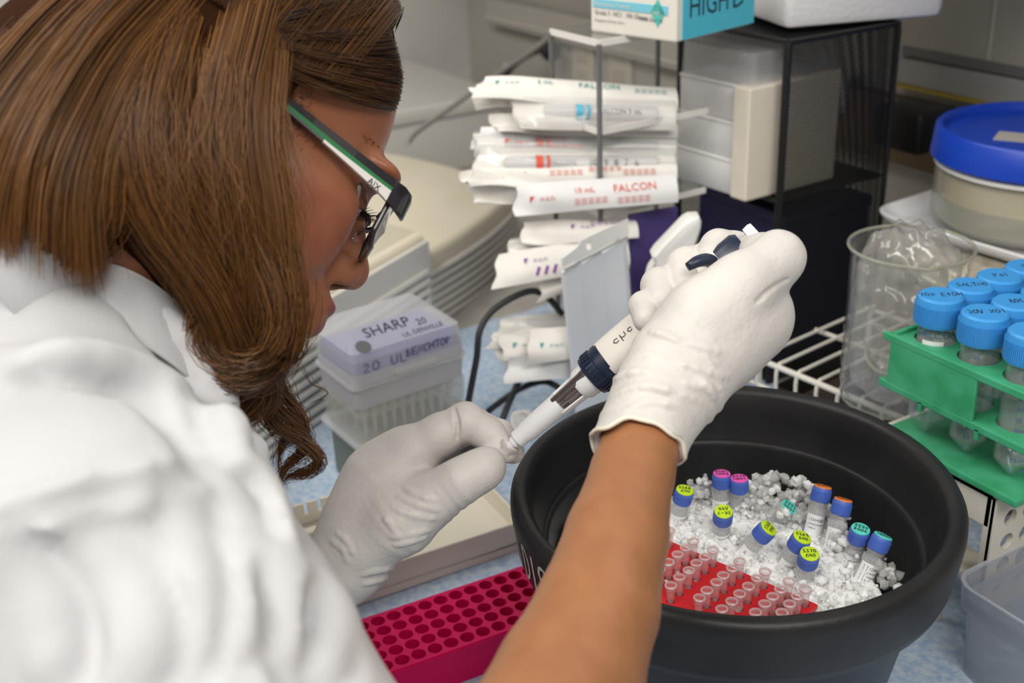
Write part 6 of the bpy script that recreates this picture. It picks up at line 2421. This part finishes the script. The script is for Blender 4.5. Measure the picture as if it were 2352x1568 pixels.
def build_strands():
    S = np.array(strands)
    Rr = np.array(srad)
    Cc = np.array(scol)
    n, m, _ = S.shape
    T = np.gradient(S, axis=1)
    T /= np.linalg.norm(T, axis=2, keepdims=True) + 1e-12
    a = np.cross(T, np.array([.31, .52, .79]))
    a /= np.linalg.norm(a, axis=2, keepdims=True) + 1e-12
    b_ = np.cross(T, a)
    vs = []
    for k in range(3):
        an = 2 * math.pi * k / 3
        vs.append(S + (a * math.cos(an) + b_ * math.sin(an)) * Rr[:, :, None])
    V = np.stack(vs, 2).reshape(-1, 3)
    i0 = (np.arange(n)[:, None] * m + np.arange(m - 1)[None, :]).reshape(-1)
    qs = []
    for k in range(3):
        j = (k + 1) % 3
        qs.append(np.stack([i0 * 3 + k, i0 * 3 + j, (i0 + 1) * 3 + j, (i0 + 1) * 3 + k], 1))
    C_ = np.repeat(Cc, m * 3, axis=0)
    return V, np.concatenate(qs), np.c_[C_, np.ones(len(C_))]


M_hair = mat('brown_hair', (.2, .08, .02), .34, attr='Col', spec=.55)
HV, HQ, HC = build_strands()
# scalp volume under the strands
Fs = Field((-.80, -.06, .15), (-.40, .40, .62), .0035)
hell = lambda c, r, k: Fs.ell(hw_(c), r, HB, k=k)
hell((-.022, 0, .048), (.103, .082, .093), .004)
Fs.chain([P(570, 60, .615), P(520, 250, .605), P(525, 440, .602), P(560, 600, .606), P(585, 720, .612), P(555, 800, .616)], [.034, .032, .031, .028, .024, .015], .02)
Fs.chain([P(400, 60, .605), P(330, 260, .592), P(330, 420, .588), P(410, 540, .60), P(500, 680, .608), P(530, 800, .616)], [.034, .034, .032, .024, .018, .012], .02)
Fs.chain([P(360, 0, .60), P(160, 180, .588), P(40, 360, .585), P(-60, 480, .59)], [.038, .04, .042, .036], .02)
# keep the face and forehead clear of it
fx = np.meshgrid(*Fs.ax, indexing='ij')
loc_ = (np.stack(fx, -1) - HO) @ HB
lx, lz = loc_[..., 0], loc_[..., 2]
cut = np.minimum(lx - .012, (.030 + (lx - .012) * .40) - lz)          # below and in front of the hairline
Fs.D = np.maximum(Fs.D, cut.astype(np.float32))
V, Q = Fs.mesh()
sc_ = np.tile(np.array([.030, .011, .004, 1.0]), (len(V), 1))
hair = np_mesh('hair', HV - POFF, HQ, M_hair, pe, smooth=True, cols=HC)
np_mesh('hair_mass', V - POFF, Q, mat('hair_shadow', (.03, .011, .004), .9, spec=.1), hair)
# ------------------------------------------------------------------ eyeglasses
M_gdark = mat('frame_black', (.018, .015, .020), .18, coat=.5)
M_gwhite = mat('temple_white', (.78, .77, .74), .3)
M_ggreen = mat('temple_green', (.03, .20, .07), .35)
M_ggrey = mat('temple_grey', (.10, .11, .11), .35)
M_lens = clear('lens_glass', (.96, .97, .97), .02, .02, 1.0, .1, ior=1.5)
gl_ = thing('eyeglasses', 'black framed glasses with white and green temple arms worn by the woman', 'glasses', Matrix(((HB[0, 0], HB[0, 1], HB[0, 2], HO[0]), (HB[1, 0], HB[1, 1], HB[1, 2], HO[1]), (HB[2, 0], HB[2, 1], HB[2, 2], HO[2]), (0, 0, 0, 1))))
GX = .104
for s in (-1, 1):
    # rim: rounded rectangle, wrapping back towards the temple
    ring = []
    for p in rrect(.0255, .0165, .008, 5):
        y = s * (.0345 + p[0])
        ring.append((GX - .55 * max(0, abs(y) - .03) ** 1.35 * 9 * .35, y, -.006 + p[1]))
    mb = MB()
    mb.tube(ring + ring[:1], .0016, 8, cap=False)
    mb.build('lens_rim', M_gdark, gl_, smooth='all')
    top = [q for q in ring if q[2] > .006]
    top.sort(key=lambda q: abs(q[1]))
    MB().tube([(q[0], q[1], q[2] - .0006) for q in top], .0030, 8).build('brow_bar', M_gdark, gl_, smooth='all')
    lv = [(GX - .0012, s * .0345, -.006)] + [(q[0] - .0004, q[1], q[2]) for q in ring]
    n = len(ring)
    MB().add(lv, [(0, 1 + k, 1 + (k + 1) % n) for k in range(n)]).build('lens', M_lens, gl_, smooth='all')
    # end piece and temple arm
    hx = GX - .014
    ep_ = MB()
    def sec(x, y, z, hy, hz):
        return [(x, s * y + q[0], z + q[1]) for q in rrect(hy, hz, min(hy, hz) * .6, 3)]
    loft(ep_, [sec(GX - .003, .0570, .0040, .0022, .0060), sec(GX - .006, .0610, .0050, .0022, .0074), sec(GX - .012, .0645, .0060, .0018, .0074), sec(GX - .019, .0655, .0068, .0016, .0066)])
    ep_.build('end_piece', M_gdark, gl_, smooth=True)

    def arm(f):
        """f 0..1 along the arm: x, y, z, half height"""
        return (GX - .019 - .112 * f, .0656 + .0080 * math.sin(min(1, f * 1.4) * 1.5), .0068 + .0085 * f - .020 * max(0, f - .75), .0066 - .0042 * f ** .6)
    for nm, m_i, v0, v1 in (('temple_arm', M_gdark, .25, 1.0), ('temple_stripe', M_ggreen, -.05, .25), ('temple_inlay', M_gwhite, -1.0, -.05), ('temple_tail', M_ggrey, -1.0, -.05)):
        b1 = MB()
        rings = []
        for k in range(17):
            f = k / 16
            f = f * .42 if nm == 'temple_inlay' else (.42 + .58 * f if nm == 'temple_tail' else f)
            x, y, z, h = arm(f)
            # the stripes swap width along the arm
            a0, a1 = v0, v1
            if nm in ('temple_inlay', 'temple_tail'):
                a1 = -.05 - .55 * min(1, f * 2.6)
            if nm == 'temple_stripe':
                a0, a1 = -.05 - .55 * min(1, f * 2.6), .25 - .25 * min(1, f * 2.6)
            if nm == 'temple_arm':
                a0 = .25 - .25 * min(1, f * 2.6)
            zc, hh = z + h * (a0 + a1) / 2, h * (a1 - a0) / 2
            w = .0013
            rings.append([(x, s * (y - w), zc - hh), (x, s * (y + w), zc - hh), (x, s * (y + w), zc + hh), (x, s * (y - w), zc + hh)])
        loft(b1, rings)
        b1.build(nm, m_i, gl_)
    # nose pad
    MB().tube([(GX, s * .0105, -.002), (GX - .006, s * .0115, -.005), (GX - .0075, s * .0105, -.009)], .0006, 6).build('pad_arm', M_ggrey, gl_, smooth='all')
    MB(frame((GX - .008, s * .0105, -.011), (1, 0, 0), (0, s, .3))).lathe([(0, -.001), (.003, -.0006), (.0035, 0), (.003, .0006), (0, .001)], 12).build('nose_pad', M_lens, gl_, smooth='all')
MB().tube(spline([(GX, -.0095, .000), (GX + .003, -.004, .003), (GX + .003, .004, .003), (GX, .0095, .000)], 12), .0016, 8).build('bridge', M_gdark, gl_, smooth='all')
lg = MB()
def armpt(u, v):
    x = GX - .034 + u          # reads towards the hinge, seen from her right
    f = (GX - .019 - x) / .112
    return (x, -(.0656 + .0080 * math.sin(f * 1.4 * 1.5) + .0016), .0068 + .0085 * f - .0058 + v)


text_on(lg, 'A|X', armpt, .0052)
lg.build('temple_lettering', M_gdark, gl_, fix=False)

# ------------------------------------------------------------------ pipette
M_pipw = mat('pipette_white', (.80, .80, .82), .35)
M_pipc = mat('pipette_cream', (.76, .72, .66), .4)
M_navy = mat('pipette_navy', (.012, .020, .045), .35)
M_metal = mat('pipette_metal', (.30, .26, .25), .25, metal=.9)
pt, pb = P(1143, 1047, .735), P(1742, 540, .690)
axp = (pb - pt)
PLN = np.linalg.norm(axp)
axp /= PLN
pip = thing('pipette', 'white and navy single-channel pipette held in the right glove', 'pipette', frame(pt, RV * .6 + UV, axp))


def along(x, y):
    """distance along the pipette axis of a picture point"""
    d0 = np.array([1143., 1047.])
    d1 = np.array([1742., 540.])
    t = ((np.array([x, y]) - d0) @ (d1 - d0)) / ((d1 - d0) @ (d1 - d0))
    return float(t * PLN)


s1_, s2_, s3_, s4_, s5_, s6_, s7_ = along(1200, 1000), along(1262, 950), along(1345, 880), along(1375, 852), along(1412, 822), along(1660, 612), along(1712, 568)
MB().lathe([(0, -.002), (.0012, -.002), (.0024, .006), (.0031, .013), (.0040, .0135), (.0040, .0155), (.0035, .016), (.0042, s1_ + .002), (0, s1_ + .002)], 24).build('nozzle', M_pipw, pip, smooth=True)
MB().lathe([(.0035, s1_ - .004), (.0058, s1_ - .003), (.0061, s1_), (.0061, s1_ + .003), (.0070, s1_ + .006), (.0076, s2_ + .012), (.0040, s2_ + .012)], 28).build('ejector_sleeve', M_pipw, pip, smooth=True)
hs_ = MB()
for k in range(13):          # half-open upper sleeve
    pass
rings = []
for z in np.linspace(s2_ + .010, s3_ + .004, 8):
    r = .0076 + .0012 * (z - s2_) / (s3_ - s2_)
    arc_o = [(r * math.cos(a), r * math.sin(a), z) for a in np.linspace(math.radians(165), math.radians(375), 15)]
    arc_i = [((r - .0016) * math.cos(a), (r - .0016) * math.sin(a), z) for a in np.linspace(math.radians(375), math.radians(165), 15)]
    rings.append(arc_o + arc_i)
loft(hs_, rings)
hs_.build('ejector_shell', M_pipw, pip, smooth=True)
MB().lathe([(0, s1_), (.0045, s1_ + .004), (.0048, s2_ + .02), (.0062, s3_ - .012), (.0064, s3_ + .008), (0, s3_ + .008)], 20).build('metal_shaft', M_metal, pip, smooth=True)
MB().tube([(.001, .0050, s2_ + .010), (.0, .0085, s3_ + .004), (.0, .0115, s4_ + .002)], [.0028, .0030, .0026], 10).build('ejector_rod', M_metal, pip, smooth=True)
MB().lathe([(0, s3_ - .002), (.0085, s3_ - .002), (.0105, s3_ + .001), (.0112, s4_), (0, s4_)], 28).build('white_collar', M_pipw, pip, smooth=True)
nv_ = MB()
nv_.lathe([(.0095, s4_ - .003), (.0132, s4_ - .0025), (.0140, s4_), (.0140, s4_ + .006), (.0134, s4_ + .0065), (.0134, s4_ + .0078), (.0142, s4_ + .008), (.0142, s5_), (.010, s5_)], 36)
for k in range(30):
    a = 2 * math.pi * k / 30
    nv_.box((.0141 * math.cos(a), .0141 * math.sin(a), s4_ + .003), (.0008, .0012, .006), Matrix.Rotation(a, 4, 'Z'))
nv_.build('volume_ring', M_navy, pip, smooth=True)
gb_ = MB()
loft(gb_, [[(p[0] * k1, p[1] * k2, z) for p in rrect(.0135, .0125, .009, 5)] for z, k1, k2 in ((s5_ - .001, .98, .98), (s5_ + .01, 1.0, 1.0), (s5_ + .05, .95, 1.0), (s6_ - .01, .92, 1.0), (s6_ + .003, .88, .95))])
gb_.build('grip_body', M_pipc, pip, smooth=True)
MB().lathe([(0, s6_ - .004), (.0108, s6_ - .004), (.0118, s6_), (.0115, s7_ - .002), (.0095, s7_ + .001), (0, s7_ + .001)], 28).build('navy_crown', M_navy, pip, smooth=True)
MB().lathe([(0, s7_), (.0052, s7_), (.0052, PLN - .006), (.0088, PLN - .005), (.0092, PLN - .001), (.0085, PLN + .001), (0, PLN + .0015)], 24).build('plunger_button', M_pipw, pip, smooth=True)
hk = MB()
hk.tube(spline([(-.002, .010, s6_ - .002), (-.003, .020, s6_ - .001), (-.003, .028, s6_ - .006), (-.003, .031, s6_ - .013)], 10), [.0045, .0042, .004, .004, .004, .0038, .0036, .0034, .003, .0026], 8)
hk.build('finger_hook', M_navy, pip, smooth='all')
sg_ = MB()
handwrite(sg_, 'chc', lambda u, v: (-.0003 - v * .8, .0131, s5_ + .018 + u), .006, .0006, gap=.2)
sg_.build('scribble', M_ink, pip, fix=False)

# ------------------------------------------------------------------ open microtube between finger and thumb
M_mt = clear('microtube_plastic', (.92, .90, .87), .36, .10, .9, .4)
mo = P(1168, 1026, .731)
mta = axp * .9 + UV * .25
mt = thing('microtube', 'small open microtube pinched between left thumb and finger', 'tube', frame(mo, RV, mta))
MB().lathe([(0, -.026), (.0012, -.026), (.0042, -.012), (.0050, -.002), (.0052, -.001), (.0062, -.0008), (.0062, .0012), (.0050, .0012), (.0048, -.001), (.0040, -.012), (.0010, -.0245), (0, -.0245)], 28).build('tube_body', M_mt, mt, smooth=True)
MB().lathe([(.0049, .0006), (.0062, .0004), (.0066, .0010), (.0062, .0018), (.0049, .0016)], 28, closed=True).build('tube_rim', M_mt, mt, smooth=True)
lidw = P(1196, 968, .736)
Ml = frame((0, 0, 0), RV, mta).inverted() @ frame((0, 0, 0), RV, -fw * .75 + UV * .35 + RV * .5)
lo_ = (frame(mo, RV, mta).inverted() @ Vector(lidw))
ld = MB(Matrix.Translation(lo_) @ Ml)
ld.lathe([(0, -.0008), (.0074, -.0008), (.0080, 0), (.0074, .0009), (.0056, .0009), (.0053, .0044), (.0046, .0044), (.0044, .0009), (0, .0006)], 28)
ld.build('hinged_lid', M_mt, mt, smooth=True)
MB().tube(spline([(.0060, .0015, .0006), (.0085, .004, .001), tuple(lo_ + Vector((.001, -.0085, -.001))), tuple(lo_ + Vector((0, -.0062, 0)))], 10), .0011, 8).build('hinge', M_mt, mt, smooth=True)
tabm = MB(Matrix.Translation(lo_) @ Ml)
tabm.box((.004, .0065, 0), (.006, .005, .0012), bev=.0005)
tabm.build('lid_tab', M_mt, mt)
